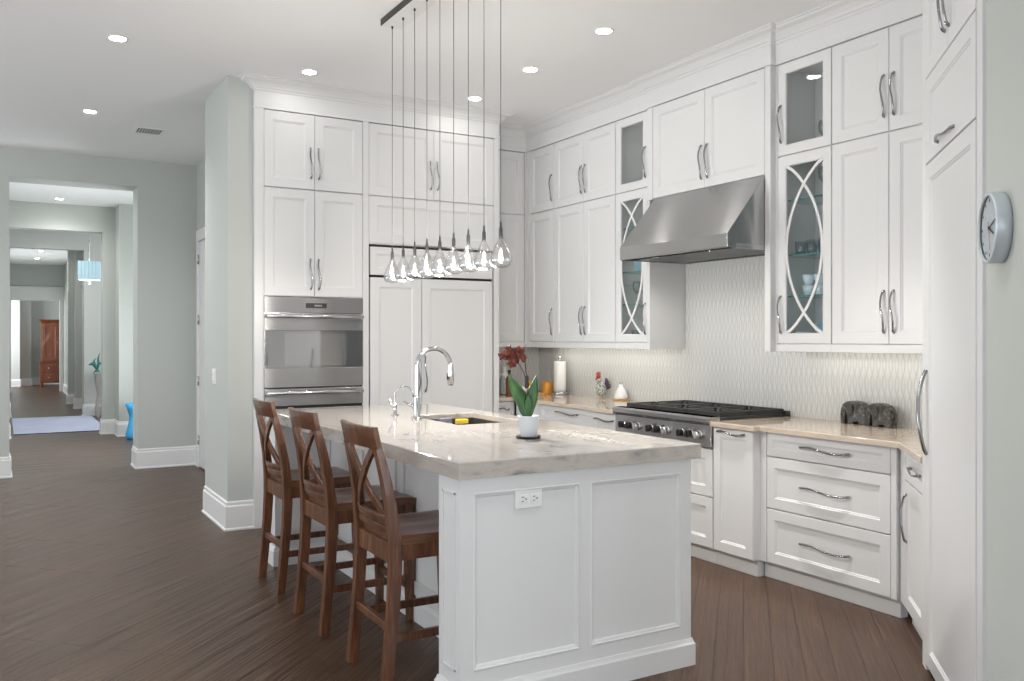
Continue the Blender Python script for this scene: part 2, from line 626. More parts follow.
# ------------------------------------------------------------------ floor, ceiling, walls
m_ = MB(); m_.box(-5.2, -5.2, -0.05, 8.2, 10.45, 0.0)
struct(m_.build('floor', 'floor_wood'), 'dark brown hand-scraped wood floor laid on the diagonal', 'floor')
m_ = MB(); m_.box(-5.2, 10.45, -0.05, 8.2, 31.2, 0.0)
struct(m_.build('floor_hall', 'floor_wood_hall'), 'dark wood floor running down the long hall', 'floor')
m_ = MB(); m_.box(-5.2, -5.2, CE, 8.2, 31.2, CE + 0.1)
struct(m_.build('ceiling', 'ceiling_paint'), 'flat pale ceiling over kitchen and hall', 'ceiling')


def wall(name, boxes, mt, label):
    q = MB()
    for b in boxes: q.box(*b)
    return struct(q.build(name, mt), label, 'wall')


# wall with the hall opening
wall('wall_hall_opening', [(-5.1, YA, 0, 0.063, YA + .38, CE), (1.272, YA, 0, 3.2, YA + .38, CE), (0.063, YA, 3.066, 1.272, YA + .38, CE)], 'wall_sage',
     'sage green wall with the wide square opening to the hall')
wall('wall_closet', [(1.885, 7.5, 0, 2.0, 9.02, CE), (1.885, 9.02, 2.48, 2.0, 10.05, CE), (1.885, 10.05, 0, 2.0, YA, CE)], 'wall_sage', 'sage wall with a white door, beyond the column')
wall('wall_column', [(1.436, 6.635, 0, 1.6215, 7.462, CE)], 'wall_sage', 'sage green end wall beside the oven cabinet')
wall('wall_far', [(1.622, YW, 0, XW + .15, YW + .12, CE)], 'wall_pale', 'wall behind the oven and refrigerator cabinets')
wall('wall_cooking', [(XW, 2.35, 0, XW + .12, YW, CE)], 'wall_pale', 'wall behind the range and hood')
# angled wall at the right
q = MB(); q.box(1.04, 0.0, 0, 1.52, .62, CE)
struct(q.build('wall_angled', 'wall_sage', loc=(3.47, 2.402, 0), rz=R45), 'sage green angled wall carrying the round clock', 'wall')
q = MB(); q.box(0.05, .66, 0, 1.52, .74, CE)
struct(q.build('wall_angled_back', 'wall_sage', loc=(3.47, 2.402, 0), rz=R45), 'wall behind the angled pantry cabinet', 'wall')
# living room shell behind the camera, with tall glass doors
win = []
ys = [-2.6, 0.6, 3.8, 7.0]
bx = [(-5.1, -5.1, 0, -5.0, ys[0] - 1.3, CE)]
for a, b in zip(ys, ys[1:] + [None]):
    bx.append((-5.1, a + 1.3, 0, -5.0, (b - 1.3) if b else YA + .2, CE))
bx.append((-5.1, -5.1, 2.92, -5.0, YA + .2, CE)); bx.append((-5.1, -5.1, 0, -5.0, YA + .2, 0.15))
wall('wall_left', bx, 'wall_sage', 'living room wall of tall glass doors')
xs = [-2.9, 0.6, 4.1]
bx = [(-5.1, -5.1, 0, xs[0] - 1.4, -5.0, CE)]
for a, b in zip(xs, xs[1:] + [None]):
    bx.append((a + 1.4, -5.1, 0, (b - 1.4) if b else 7.1, -5.0, CE))
bx.append((-5.1, -5.1, 2.92, 7.1, -5.0, CE)); bx.append((-5.1, -5.1, 0, 7.1, -5.0, 0.15))
wall('wall_back', bx, 'wall_sage', 'living room back wall of tall glass doors')
wall('wall_right', [(7.0, -5.1, 0, 7.1, 7.5, CE)], 'wall_sage', 'side wall of the living room')
for i, yy in enumerate(ys):
    q = MB()
    for a in (-1.3, -0.03, 1.24): q.box(-5.05, yy + a, .15, -5.0, yy + a + .06, 2.92)
    for z in (.15, 2.86): q.box(-5.05, yy - 1.3, z, -5.0, yy + 1.3, z + .06)
    struct(q.build('window_%d' % (i + 1), 'trim_white'), 'white frame of a tall glass door', 'window')
for i, xx in enumerate(xs):
    q = MB()
    for a in (-1.4, -0.03, 1.34): q.box(xx + a, -5.05, .15, xx + a + .06, -5.0, 2.92)
    for z in (.15, 2.86): q.box(xx - 1.4, -5.05, z, xx + 1.4, -5.0, z + .06)
    struct(q.build('window_%d' % (i + 5), 'trim_white'), 'white frame of a tall glass door', 'window')

# hall beyond the opening: a chain of rooms in line
HB = 14.2
wall('wall_hall_left', [(-0.15, YA + .38, 0, 0.035, HB, CE)], 'wall_sage', 'left side wall of the hall')
wall('wall_hall_right', [(2.3, YA + .38, 0, 2.42, 13.75, CE), (1.455, 13.75, 0, 2.42, HB + .25, CE)], 'wall_sage', 'sage hall wall behind the blue vase')
wall('wall_hall_far', [(-.15, HB, 0, 0.085, HB + .25, CE), (1.28, HB, 0, 1.455, HB + .25, CE), (0.085, HB, 2.98, 1.28, HB + .25, CE)], 'wall_sage', 'second sage wall with an opening, down the hall')
HC = 17.72
wall('wall_foyer', [(-1.2, HC, 0, 0.09, HC + .22, CE), (1.29, HC, 0, 4.4, HC + .22, CE), (0.09, HC, 3.02, 1.29, HC + .22, CE),
                    (4.3, HB, 0, 4.4, 14.8, CE), (4.3, 17.4, 0, 4.4, HC, CE), (4.3, 14.8, 2.9, 4.4, 17.4, CE), (4.3, 14.8, 0, 4.4, 17.4, .4), (-1.2, HB, 0, -1.1, HC, CE)], 'wall_pale', 'pale foyer wall with the third opening')
HD = 26.2
wall('wall_corridor', [(1.42, HC + .22, 0, 1.52, HD, CE), (1.265, 19.55, 0, 1.42, 19.8, CE), (1.225, 21.1, 0, 1.42, 21.3, CE), (-.1, HC + .22, 0, .12, HD, CE)], 'wall_sage', 'side walls of the far corridor')
wall('wall_corridor_end', [(-.1, HD, 0, 0.2, HD + .18, CE), (1.345, HD, 0, 1.52, HD + .18, CE), (0.2, HD, 2.41, 1.345, HD + .18, CE)], 'wall_sage', 'end wall of the corridor around the doorway')
wall('wall_end_room', [(-1.2, 30.3, 0, 3.2, 30.4, CE), (3.1, HD + .18, 0, 3.2, 30.3, CE), (-1.2, 29.4, 0, 0.45, 30.3, CE), (-1.2, HD + .18, 0, -1.1, 27.2, CE), (0.45, 29.8, 0, 0.75, 30.3, CE)], 'wall_sage', 'sage walls of the bedroom at the hall end')

# ------------------------------------------------------------------ baseboards and casings
BBP = [(0, 0), (0.028, 0), (0.028, .012), (0.018, .02), (0.018, .175), (0.010, .185), (0.010, .205), (0, .215)]


def baseboard(name, path, label):
    q = MB(); q.sweep(path, BBP)
    return struct(q.build(name, 'trim_white'), label, 'baseboard')


baseboard('baseboard_column', [(1.622, 7.462), (1.436, 7.462), (1.436, 6.635), (1.622, 6.635)][1:], 'tall white baseboard round the sage column wall')
baseboard('baseboard_opening', [(1.272, YA + .38), (1.272, YA), (1.885, YA), (1.885, 10.13)], 'tall white baseboard right of the hall opening')
baseboard('baseboard_opening_left', [(-4.9, YA), (0.063, YA), (0.063, YA + .38)], 'tall white baseboard left of the hall opening')
baseboard('baseboard_hall', [(1.28, HB + .25), (1.28, HB), (1.455, HB), (1.455, 13.75), (2.3, 13.75), (2.3, YA + .4)], 'white baseboard beside the blue vase')
baseboard('baseboard_hall_left', [(0.035, YA + .4), (0.035, HB), (0.085, HB), (.085, HB + .25)], 'white baseboard on the left of the hall')
baseboard('baseboard_foyer', [(1.29, HC + .22), (1.29, HC), (4.3, HC)], 'white baseboard along the foyer wall')
baseboard('baseboard_foyer_left', [(-1.0, HC), (0.09, HC), (0.09, HC + .22)], 'white baseboard left of the third opening')
baseboard('baseboard_corridor', [(1.42, HD), (1.42, 21.3), (1.225, 21.3), (1.225, 21.1), (1.42, 21.1), (1.42, 19.8), (1.265, 19.8), (1.265, 19.55), (1.42, 19.55), (1.42, 17.96)], 'white stepped baseboard of the far corridor')
baseboard('baseboard_end_room', [(-1.0, 29.4), (0.45, 29.4), (0.45, 29.8), (0.75, 29.8), (.75, 30.3), (3.0, 30.3)], 'white baseboard in the bedroom at the hall end')
baseboard('baseboard_angled', [(3.47 - 1.54 * .7071, 2.402 - 1.54 * .7071), (3.47 - 1.05 * .7071, 2.402 - 1.05 * .7071)][::-1], 'white baseboard under the clock wall')
baseboard('baseboard_corridor_left', [(.12, HC + .3), (.12, HD)], 'white baseboard on the left of the far corridor')

# white door beyond the column (structure)
q = MB()
for a, b in ((10.05, 10.13), (8.94, 9.02)): q.box(1.855, a, 0, 1.885, b, 2.56, .004)
q.box(1.850, 8.94, 2.48, 1.885, 10.13, 2.60, .004)
d1 = struct(q.build('door_1', 'trim_white'), 'white door and casing beyond the column', 'door')
q = MB(); q.box(1.872, 9.025, .01, 1.915, 10.046, 2.475, .003)
q.box(1.867, 9.15, 1.25, 1.872, 9.92, 2.35); q.box(1.867, 9.15, .25, 1.872, 9.92, 1.05)
q.build('door_leaf', 'trim_white', d1)
for z in (.30, .95, 1.62, 2.28):
    q = MB(); q.tube([(1.862, 10.048, z - .05), (1.862, 10.048, z + .05)], .009, 8); q.build('hinge', 'nickel', d1)

# doorway casing at the corridor end
q = MB()
q.box(1.345, HD - .03, 0, 1.47, HD + .0, 2.42); q.box(0.09, HD - .03, 0, 0.2, HD, 2.42); q.box(0.07, HD - .045, 2.41, 1.49, HD, 2.72); q.box(0.05, HD - .06, 2.72, 1.5, HD, 2.77)
q.box(1.325, HD, 0, 1.345, HD + .18, 2.41)
struct(q.build('door_2', 'trim_white'), 'white door casing at the end of the corridor', 'door')
q = MB()
for y in (18.6, 20.3):
    q.box(1.385, y, 0, 1.42, y + .12, 2.5); q.box(1.385, y + .9, 0, 1.42, y + 1.0, 2.5); q.box(1.385, y, 2.42, 1.42, y + 1.0, 2.55)
struct(q.build('door_3', 'trim_white'), 'white casings on the right of the far corridor', 'door')

# ------------------------------------------------------------------ crown and frieze over the cabinets
ZF0, ZF1 = 3.140, 3.272
crown_path = [(1.622, 6.85), (1.622, FY), (3.712, FY), (3.712, 6.96), (XU + .012, 6.96), (XU + .012, 5.165), (XU - .01, 5.165), (XU - .01, 3.946), (XU + .03, 3.946), (XU + .03, 2.55)]
CR = [(0.0, ZF1 - .004), (0.008, ZF1), (0.012, ZF1 + .012), (0.022, ZF1 + .016), (0.030, ZF1 + .030), (0.052, ZF1 + .050), (0.085, ZF1 + .062), (0.092, ZF1 + .072), (0.104, ZF1 + .075), (0.104, CE), (0.0, CE)]
q = MB(); q.sweep(crown_path, CR)
struct(q.build('trim_1', 'trim_white'), 'white crown moulding above the cabinets', 'crown moulding')
FR = [(-.03, ZF0), (0.006, ZF0), (0.006, ZF0 + .012), (0.0, ZF0 + .016), (0.0, ZF1), (-.03, ZF1)]
q = MB(); q.sweep(crown_path, FR)
struct(q.build('trim_2', 'trim_white'), 'flat white frieze board under the crown moulding', 'frieze')

# ------------------------------------------------------------------ backsplash
q = MB()
q.box(XW - .012, 2.45, CT - .02, XW - .001, YW - .012, 1.36)
q.box(XW - .012, 3.97, 1.36, XW - .001, 5.15, 2.46)
q.box(3.72, YW - .012, CT - .02, XW - .012, YW - .001, 1.36)
struct(q.build('wall_backsplash', 'leaf_tile'), 'pale wavy leaf-pattern tile backsplash behind the counters', 'backsplash')


# ------------------------------------------------------------------ cabinet parts (local frame: x along the front, y into the cabinet, z up)
def panel_mesh(q, u0, u1, z0, z1, rail=.068, th=.021, y0=0.0, inset=.009, bead=.013, hole=False):
    """framed flat panel; with hole=True only the frame"""
    c = .0018

    def ring(du, y): return [q.v(u0 + du, y, z0 + du), q.v(u1 - du, y, z0 + du), q.v(u1 - du, y, z1 - du), q.v(u0 + du, y, z1 - du)]
    rr = min(rail, (u1 - u0) * .3, (z1 - z0) * .3)
    rs = [ring(0, y0 + th), ring(0, y0 + c), ring(c, y0), ring(rr, y0), ring(rr + bead * .35, y0 + inset * .55), ring(rr + bead * .7, y0 + inset * .55), ring(rr + bead, y0 + inset)]
    if hole: rs = rs[:4] + [ring(rr + .006, y0 + .006), ring(rr + .006, y0 + th)]
    for a, b in zip(rs, rs[1:]):
        for i in range(4): q.face([a[i], a[(i + 1) % 4], b[(i + 1) % 4], b[i]], False)
    if hole:
        a, b = rs[-1], rs[0]
        for i in range(4): q.face([a[i], a[(i + 1) % 4], b[(i + 1) % 4], b[i]], False)
    else:
        q.face(rs[-1], False)
        q.face(rs[0][::-1], False)
    return rr


def handle(parent, u, z, length, vert=True, name='handle', y0=0.0, flip=1):
    """wavy bright bar pull standing off the door"""
    n = 22
    pts, rs = [], []
    for i in range(n + 1):
        t = i / n
        s_ = (t - .5) * length
        out = -(.004 + .023 * math.sin(PI * t) ** .55)
        lat = flip * .0085 * math.sin(2 * PI * t)
        pts.append((u + (lat if vert else s_), y0 + out, z + (s_ if vert else lat)))
        rs.append(.0056 if 0.08 < t < .92 else .007)
    pts[0] = (pts[0][0], y0 + .001, pts[0][2]); pts[-1] = (pts[-1][0], y0 + .001, pts[-1][2])
    q = MB(); q.tube(pts, rs, 8)
    return q.build(name, 'pull_nickel', parent)


def door(parent, u0, u1, z0, z1, h=None, name='door', rail=.068, g=.0018):
    q = MB()
    panel_mesh(q, u0 + g, u1 - g, z0 + g, z1 - g, rail)
    o = q.build(name, 'paint_white', parent)
    if h:
        handle(o, h[1], h[2], h[3], h[0] == 'v')
    return o


def glass_door(parent, u0, u1, z0, z1, h, arcs=True):
    q = MB()
    r = panel_mesh(q, u0 + .0018, u1 - .0018, z0 + .0018, z1 - .0018, .058, hole=True)
    o = q.build('glazed_door', 'paint_white', parent)
    a0, a1, b0, b1 = u0 + r, u1 - r, z0 + r, z1 - r
    q = MB(); q.box(a0, .011, b0, a1, .014, b1)
    q.build('pane', 'glass_pane', o)
    if arcs:
        # two bowed glazing bars that cross near the top and the bottom
        q = MB()
        for sgn in (1, -1):
            pts = []
            for i in range(33):
                t = i / 32
                k = 1 - (2 * t - 1) ** 2          # 0 at the ends, 1 in the middle
                x = (a0 + a1) / 2 - sgn * (a1 - a0) / 2 + sgn * (a1 - a0 - .012) * (k ** .8)
                pts.append((x, .006 + .001 * sgn, b0 + t * (b1 - b0)))
            q.bar(pts, .019, .010, (0, 1, 0))
        q.build('glazing_bar', 'paint_white', o)
    handle(o, h[1], h[2], h[3], True)
    return o


def carcass(parent, u0, u1, z0, z1, d, y0=.0215, name='carcass'):
    q = MB(); q.box(u0, y0, z0, u1, d, z1)
    return q.build(name, 'paint_white', parent)


def open_carcass(parent, u0, u1, z0, z1, d, zs=(), y0=.0215, t=.018):
    """box open to the front, with a closed shelf board at each zs"""
    q = MB()
    q.mat('paint_white')
    q.box(u0, y0, z0, u0 + t, d, z1); q.box(u1 - t, y0, z0, u1, d, z1)
    q.mat('cabinet_inside')
    q.box(u0 + t, d - .01, z0, u1 - t, d, z1)
    q.mat('paint_white')
    q.box(u0 + t, y0, z0, u1 - t, d - .01, z0 + t); q.box(u0 + t, y0, z1 - t, u1 - t, d - .01, z1)
    for z in zs: q.box(u0 + t, y0, z - t / 2, u1 - t, d - .01, z + t / 2)
    return q.build('carcass', None, parent)


def rail_strip(parent, u0, u1, z0, z1, y0, y1, name='light_rail'):
    q = MB(); q.box(u0, y0, z0, u1, y1, z1, .003)
    return q.build(name, 'paint_white', parent)


HL = .235
ZS = 2.557   # split between the tall doors and the short top doors

# ---- oven cabinet: local x = world x - 1.622
oc = empty('oven_cabinet', 'tall white cabinet built round the steel wall oven', 'cabinet', (1.622, FY, 0))
W1 = .870   # to 2.492
q = MB()
q.box(0, .0, 0, .070, .03, ZF0); q.box(.850, .0, 0, W1, .03, ZF0)      # face stiles
q.box(.0, .03, 0, .02, .62, ZF0); q.box(W1 - .02, .03, 0, W1, .62, ZF0)
q.box(.02, .60, 0, W1 - .02, .62, ZF0)
q.box(.02, .025, 1.737, W1 - .02, .60, 3.138); q.box(.07, .02, .10, .85, .60, .60); q.box(.07, .06, 0, .85, .6, .1)
q.build('carcass', 'paint_white', oc)
for z0, z1, hz in ((1.738, ZS - .003, 1.91), (ZS + .003, 3.135, 2.763)):
    door(oc, .071, .460, z0, z1, ('v', .428, hz, HL))
    door(oc, .460, .849, z0, z1, ('v', .492, hz, HL))
door(oc, .071, .849, .115, .59, ('h', .46, .50, .30), 'drawer')

# wall oven
ov = empty('wall_oven', 'stainless steel wall oven with dark glass door', 'oven', (1.693, FY, 0))
OW = .778
q = MB(); q.box(.004, .02, 1.04, OW - .004, .55, 1.732); q.build('oven_body', 'steel_plain', ov)
q = MB(); q.box(0, -.012, 1.612, OW, .02, 1.732, .003); cp = q.build('control_panel', 'steel_brushed', ov)
q = MB(); q.box(.315, -.0135, 1.650, .480, -.010, 1.688, .001); dp = q.build('display', 'display_dark', cp)
q = MB(); q.mat('display_text')
for i in range(5): q.box(.385 + i * .012, -.0142, 1.663, .392 + i * .012, -.0134, 1.675)
q.build('display_digits', 'display_text', cp)
q = MB()
q.box(0, -.012, 1.476, OW, .02, 1.606, .003); q.box(0, -.012, 1.045, OW, .02, 1.192, .003)
q.box(0, -.012, 1.18, .004, .02, 1.48); q.box(OW - .004, -.012, 1.18, OW, .02, 1.48)
od = q.build('oven_door', 'steel_brushed', ov)
q = MB(); q.mat('oven_glass'); q.box(.004, -.010, 1.192, OW - .004, .0, 1.476); q.build('door_glass', None, od)
q = MB(); q.mat('oven_window'); q.box(.155, -.0108, 1.212, .64, -.0098, 1.455); q.build('inner_window', None, od)
q = MB(); q.tube([(.012, -.050, 1.585), (OW - .012, -.050, 1.585)], .0145, 14)
for u in (.03, OW - .03): q.box(u - .012, -.055, 1.574, u + .012, -.010, 1.596)
q.build('handle', 'steel_bright', od)
# second appliance below
wd = empty('warming_oven', 'lower stainless steel warming oven behind the stool backs', 'oven', (1.693, FY, 0))
q = MB(); q.box(.004, .02, .62, OW - .004, .55, 1.036); q.build('oven_body', 'steel_plain', wd)
q = MB(); q.box(0, -.012, .905, OW, .02, 1.036, .003); q.box(0, -.012, .64, OW, .02, .885, .003); dd = q.build('oven_door', 'steel_brushed', wd)
q = MB(); q.box(.006, -.004, .885, OW - .006, .02, .905); q.build('door_gap', 'black', dd)
q = MB(); q.tube([(.012, -.050, 1.005), (OW - .012, -.050, 1.005)], .0145, 14)
for u in (.03, OW - .03): q.box(u - .012, -.055, .994, u + .012, -.010, 1.016)
q.build('handle', 'steel_bright', dd)
q = MB(); q.box(.006, -.002, 1.034, OW - .006, .02, 1.046); q.build('vent_gap', 'black', wd)

# ---- refrigerator cabinet
fc = empty('refrigerator_cabinet', 'tall white cabinet above and around the panelled refrigerator', 'cabinet', (2.492, FY, 0))
FW = 1.22   # to 3.712
q = MB()
q.box(.0, 0, 0, .030, .03, ZF0); q.box(1.170, 0, 0, FW, .03, ZF0)
q.box(0, .03, 0, .02, .62, ZF0); q.box(FW - .02, .03, 0, FW, .70, ZF0); q.box(.02, .6, 0, FW - .02, .62, ZF0)
q.box(.02, .022, 2.172, FW - .02, .60, 3.138)
q.build('carcass', 'paint_white', fc)
for u0, u1, hu in ((.031, .600, .570), (.600, 1.169, .632)):
    door(fc, u0, u1, ZS + .003, 3.135, ('v', hu, 2.763, HL))
door(fc, .031, 1.169, 2.178, ZS - .003, None, 'fixed_panel')
q = MB()
q.box(.45, -.002, 2.166, .72, .004, 2.176); q.build('maker_plate', 'nickel', fc)

fr = empty('refrigerator', 'built-in refrigerator hidden behind white cabinet panels', 'refrigerator', (2.492, FY, 0))
q = MB(); q.box(.034, .035, .10, 1.166, .59, 2.162); q.box(.034, .08, 0, 1.166, .55, .1); q.build('refrigerator_body', 'dark_gap', fr)
q = MB(); panel_mesh(q, .044, 1.156, 1.926, 2.150, .055, y0=.002); q.build('grille_panel', 'paint_white', fr)
for u0, u1, hu in ((.044, .488, .460), (.494, 1.156, .522)):
    q = MB(); panel_mesh(q, u0, u1, .115, 1.905, .075, th=.03, y0=.002); o = q.build('door', 'paint_white', fr)
    handle(o, hu, 1.125, .30, True, y0=.002)
q = MB(); q.box(.044, .03, .0, 1.156, .05, .11); q.build('toe_grille', 'paint_white', fr)

# ---- corner wall cabinet on the far wall
cw = empty('corner_cabinet', 'white wall cabinet in the corner beside the refrigerator', 'cabinet', (3.714, 6.96, 0))
carcass(cw, 0, .474, 1.38, 3.138, .335)
door(cw, .004, .468, 1.385, ZS - .003)
door(cw, .004, .468, ZS + .003, 3.135)
rail_strip(cw, 0, .470, 1.335, 1.382, -.004, .05)
q = MB(); q.box(.4745, -.002, 1.335, .4865, .03, 3.138); q.build('filler_panel', 'paint_white', cw)


# ---- wall cabinets along the cooking wall; origin at the left end, local x = toward the camera
def hood_wall(name, label, y_left, x_face, cat='cabinet'):
    return empty(name, label, cat, (x_face, y_left, 0), -PI / 2)


XL = XU + .012
D1 = XW - XL - .001
c1 = hood_wall('wall_cabinet', 'white single-door wall cabinet nearest the corner', 6.955, XL)
carcass(c1, 0, .468, 1.38, 3.138, D1)
q = MB(); q.box(-.008, 0, 1.335, .052, .0215, 3.138); q.build('filler_panel', 'paint_white', c1)
for z0, z1, hz in ((1.385, ZS - .003, 1.565), (ZS + .003, 3.135, 2.75)):
    door(c1, .053, .466, z0, z1, ('v', .436, hz, HL))
rail_strip(c1, 0.053, .468, 1.335, 1.382, -.004, .05)
c2 = hood_wall('wall_cabinet', 'white double-door wall cabinet between corner and left glass cabinet', 6.486, XL)
carcass(c2, 0, .896, 1.38, 3.138, D1)
for z0, z1, hz in ((1.385, ZS - .003, 1.565), (ZS + .003, 3.135, 2.75)):
    door(c2, .002, .454, z0, z1, ('v', .426, hz, HL))
    door(c2, .454, .894, z0, z1, ('v', .482, hz, HL))
rail_strip(c2, 0, .896, 1.335, 1.382, -.004, .05)
SH = [1.78, 2.02, 2.26]


def glass_cabinet(label, y_left, xf, w_, hs, z_handles, shelves):
    c = hood_wall('glass_cabinet', label, y_left, xf)
    dpt = XW - xf - .001
    open_carcass(c, 0, w_, 1.38, 3.138, dpt, (ZS,))
    hu = .03 if hs == 'l' else w_ - .03
    glass_door(c, .002, w_ - .002, 1.385, ZS - .003, ('v', hu, z_handles[0], HL), True)
    glass_door(c, .002, w_ - .002, ZS + .003, 3.135, ('v', hu, z_handles[1], HL), False)
    for z in shelves:
        q = MB(); q.mat('shelf_glass'); q.box(.02, .045, z - .005, w_ - .02, dpt - .012, z + .005)
        q.mat('shelf_edge'); q.box(.02, .043, z - .005, w_ - .02, .0455, z + .005)
        q.build('glass_shelf', None, c)
    rail_strip(c, 0, w_, 1.335, 1.382, -.004, .05)
    return c, dpt


SHL = (1.68, 1.935, 2.28)
gc1, gd1 = glass_cabinet('narrow glass-fronted cabinet partly behind the range hood', 5.589, XL, .405, 'r', (1.565, 2.75), SHL)
q = MB(); q.box(.4052, 0, 1.335, .4232, gd1, 3.138); q.build('end_panel', 'paint_white', gc1)

# cabinet over the hood
hc = hood_wall('wall_cabinet', 'short double-door white cabinet right above the hood', 5.165, XU - .010)
HW = 1.170
q = MB(); q.box(0, .0215, 2.452, HW, .36, 3.138)
q.box(0, 0, 2.452, .060, .0215, 3.138); q.box(1.1705, 0, 1.335, 1.217, .36, 3.138)
q.build('carcass', 'paint_white', hc)
door(hc, .062, .618, 2.455, 3.135, ('v', .588, 2.635, HL))
door(hc, .618, 1.168, 2.455, 3.135, ('v', .648, 2.635, HL))

XR = XU + .032
gc2, gd2 = glass_cabinet('glass-fronted cabinet right of the hood, with blue cups inside', 3.929, XR, .416, 'l', (1.565, 2.76), SHL)
q = MB(); q.box(-.0185, 0.002, 1.335, -.0005, gd2, 3.138); q.build('end_panel', 'paint_white', gc2)
c4 = hood_wall('wall_cabinet', 'white double-door wall cabinet above the elephant figurines', 3.513, XR)
carcass(c4, 0, .80, 1.38, 3.138, XW - XR - .001)
for z0, z1, hz in ((1.385, ZS - .003, 1.565), (ZS + .003, 3.135, 2.76)):
    door(c4, .002, .386, z0, z1, ('v', .356, hz, HL))
    door(c4, .386, .798, z0, z1, ('v', .418, hz, HL))
rail_strip(c4, 0, .80, 1.335, 1.382, -.004, .05)

# under-cabinet strip lights
for nm, lab, x, y0, y1, pw in (('strip_light', 'slim light strip under the left wall cabinets', 4.40, 5.25, 6.9, 2.4), ('strip_light', 'slim light strip under the right wall cabinets', 4.42, 2.75, 3.9, 1.0)):
    q = MB(); q.mat('strip_glow'); q.box(x - .012, y0, 1.370, x + .012, y1, 1.379)
    o = tag(q.build(nm, None), lab, 'light')
    a = area('strip_glow_light', (x, (y0 + y1) / 2, 1.366), (0, 0, 0), .03, y1 - y0, pw, (1, .95, .86), o)

# ------------------------------------------------------------------ tall pantry at 45 degrees
tp = empty('pantry_cabinet', 'tall white angled pantry cabinet at the right edge', 'cabinet', (3.47, 2.402, 0), R45)
q = MB()
q.box(0, 0, 0, .072, .03, CE - .001); q.box(.902, 0.004, 0, .975, .03, CE - .001); q.box(.975, .018, 0, 1.04, .05, CE - .001)
q.box(0, .03, .0, .02, .62, CE - .001); q.box(.02, .60, 0, 1.0, .62, CE - .001); q.box(1.0, .05, 0, 1.03, .62, CE - .001)
q.box(.02, .0225, .03, 1.0, .60, CE - .001)
q.build('carcass', 'paint_white', tp)
tdo = door(tp, .072, .902, .022, 2.160, None, 'door', .068)
# long bowed appliance pull
pts = []
for i in range(25):
    t = i / 24
    pts.append((.105 + .010 * math.sin(2 * PI * t), -.003 - .034 * math.sin(PI * t) ** .7, .925 + .36 * t))
q = MB(); q.tube(pts, .008, 10); q.build('handle', 'pull_nickel', tdo)
door(tp, .072, .902, 2.163, 2.527, ('h', .46, 2.205, .28), 'flip_door')
door(tp, .072, .485, 2.530, 3.27, ('v', .450, 2.72, HL))
door(tp, .485, .902, 2.530, 3.27, ('v', .520, 2.72, HL))

# ------------------------------------------------------------------ base cabinets
TK = .098


def toe(parent, u0, u1, y, d=.05, name='toe_kick', ext=0):
    q = MB(); q.box(u0, y, 0, u1, y + d, TK); q.box(u0, y - .006, 0, u1, y, .075, .002)
    return q.build(name, 'paint_white', parent)


def base(name, label, y_left, xf, w_, cat='cabinet', top=.868):
    c = empty(name, label, cat, (xf, y_left, 0), -PI / 2)
    carcass(c, 0.0005, w_ - .0005, TK, top, XW - xf - .015)
    toe(c, 0.0005, w_ - .0005, .040)
    return c


b1 = empty('base_cabinet', 'white base cabinet beside the refrigerator, under the bottles', 'cabinet', (3.714, 6.66, 0))
carcass(b1, 0, .184, TK, .855, .62); toe(b1, 0, .184, .032)
door(b1, .004, .160, .70, .866, ('h', .082, .80, .10), 'drawer', .04); door(b1, .004, .160, TK, .697, None, 'door', .04)
q = MB(); q.box(.1605, .0, TK, .1855, .0215, .868); q.build('filler_panel', 'paint_white', b1)
b2 = base('base_cabinet', 'white drawer base cabinet in the corner left of the range', 6.655, XB, 1.243)
for z0, z1 in ((.728, .866), (.42, .725), (TK, .417)):
    door(b2, .42, 1.24, z0, z1, ('h', .82, (z0 + z1) / 2 + .02, .33), 'drawer', .05)
q = MB(); q.box(.03, 0, TK, .418, .0215, .866); q.build('filler_panel', 'paint_white', b2)
b3 = base('pullout_cabinet', 'narrow white pull-out cabinet left of the range', 5.41, XP, .309)
door(b3, .003, .305, TK, .866, ('h', .154, .815, .24), 'door', .05)
b4 = base('range_cabinet', 'white two-drawer cabinet under the range top', 5.10, XP, .993, top=.728)
for z0, z1 in ((.42, .722), (TK, .417)):
    door(b4, .003, .990, z0, z1, ('h', .40, (z0 + z1) / 2, .33), 'drawer', .06)
b5 = base('pullout_cabinet', 'narrow white pull-out cabinet right of the range', 4.106, XP, .341)
door(b5, .003, .338, TK, .866, ('h', .155, .84, .235), 'door', .058)
q = MB(); q.box(.3405, .0, TK, .3435, .06, .868); q.build('end_panel', 'paint_white', b5)
b6 = base('drawer_cabinet', 'wide white three-drawer base cabinet below the elephant figurines', 3.762, XB, .918)
for z0, z1 in ((.726, .868), (.42, .723), (TK, .417)):
    door(b6, .048, .884, z0, z1, ('h', .465, {.726: .80, .42: .571, TK: .255}[z0], .34), 'drawer', .060 if z1 < .8 else .045)
q = MB(); q.box(.0, 0, TK, .046, .0215, .868); q.box(.886, 0, TK, .917, .0215, .868); q.build('filler_panel', 'paint_white', b6)
# angled base cabinet
ab = empty('angled_cabinet', 'white angled base cabinet between drawers and pantry', 'cabinet', (3.925, 2.840, 0), R45)
q = MB()
q.prism([(.02, .0215), (.612, .0215), (.612, .55), (.56, .55)], TK, .868, 'z'); q.build('carcass', 'paint_white', ab)
q = MB(); q.prism([(.06, .045), (.612, .045), (.612, .10), (.12, .10)], 0, TK, 'z'); q.build('toe_kick', 'paint_white', ab)
q = MB(); q.box(.0, 0, TK, .138, .0215, .868); q.build('filler_panel', 'paint_white', ab)
door(ab, .140, .600, .725, .868, ('h', .40, .80, .22), 'drawer', .045)
door(ab, .140, .600, TK, .722, ('v', .185, .545, .235))


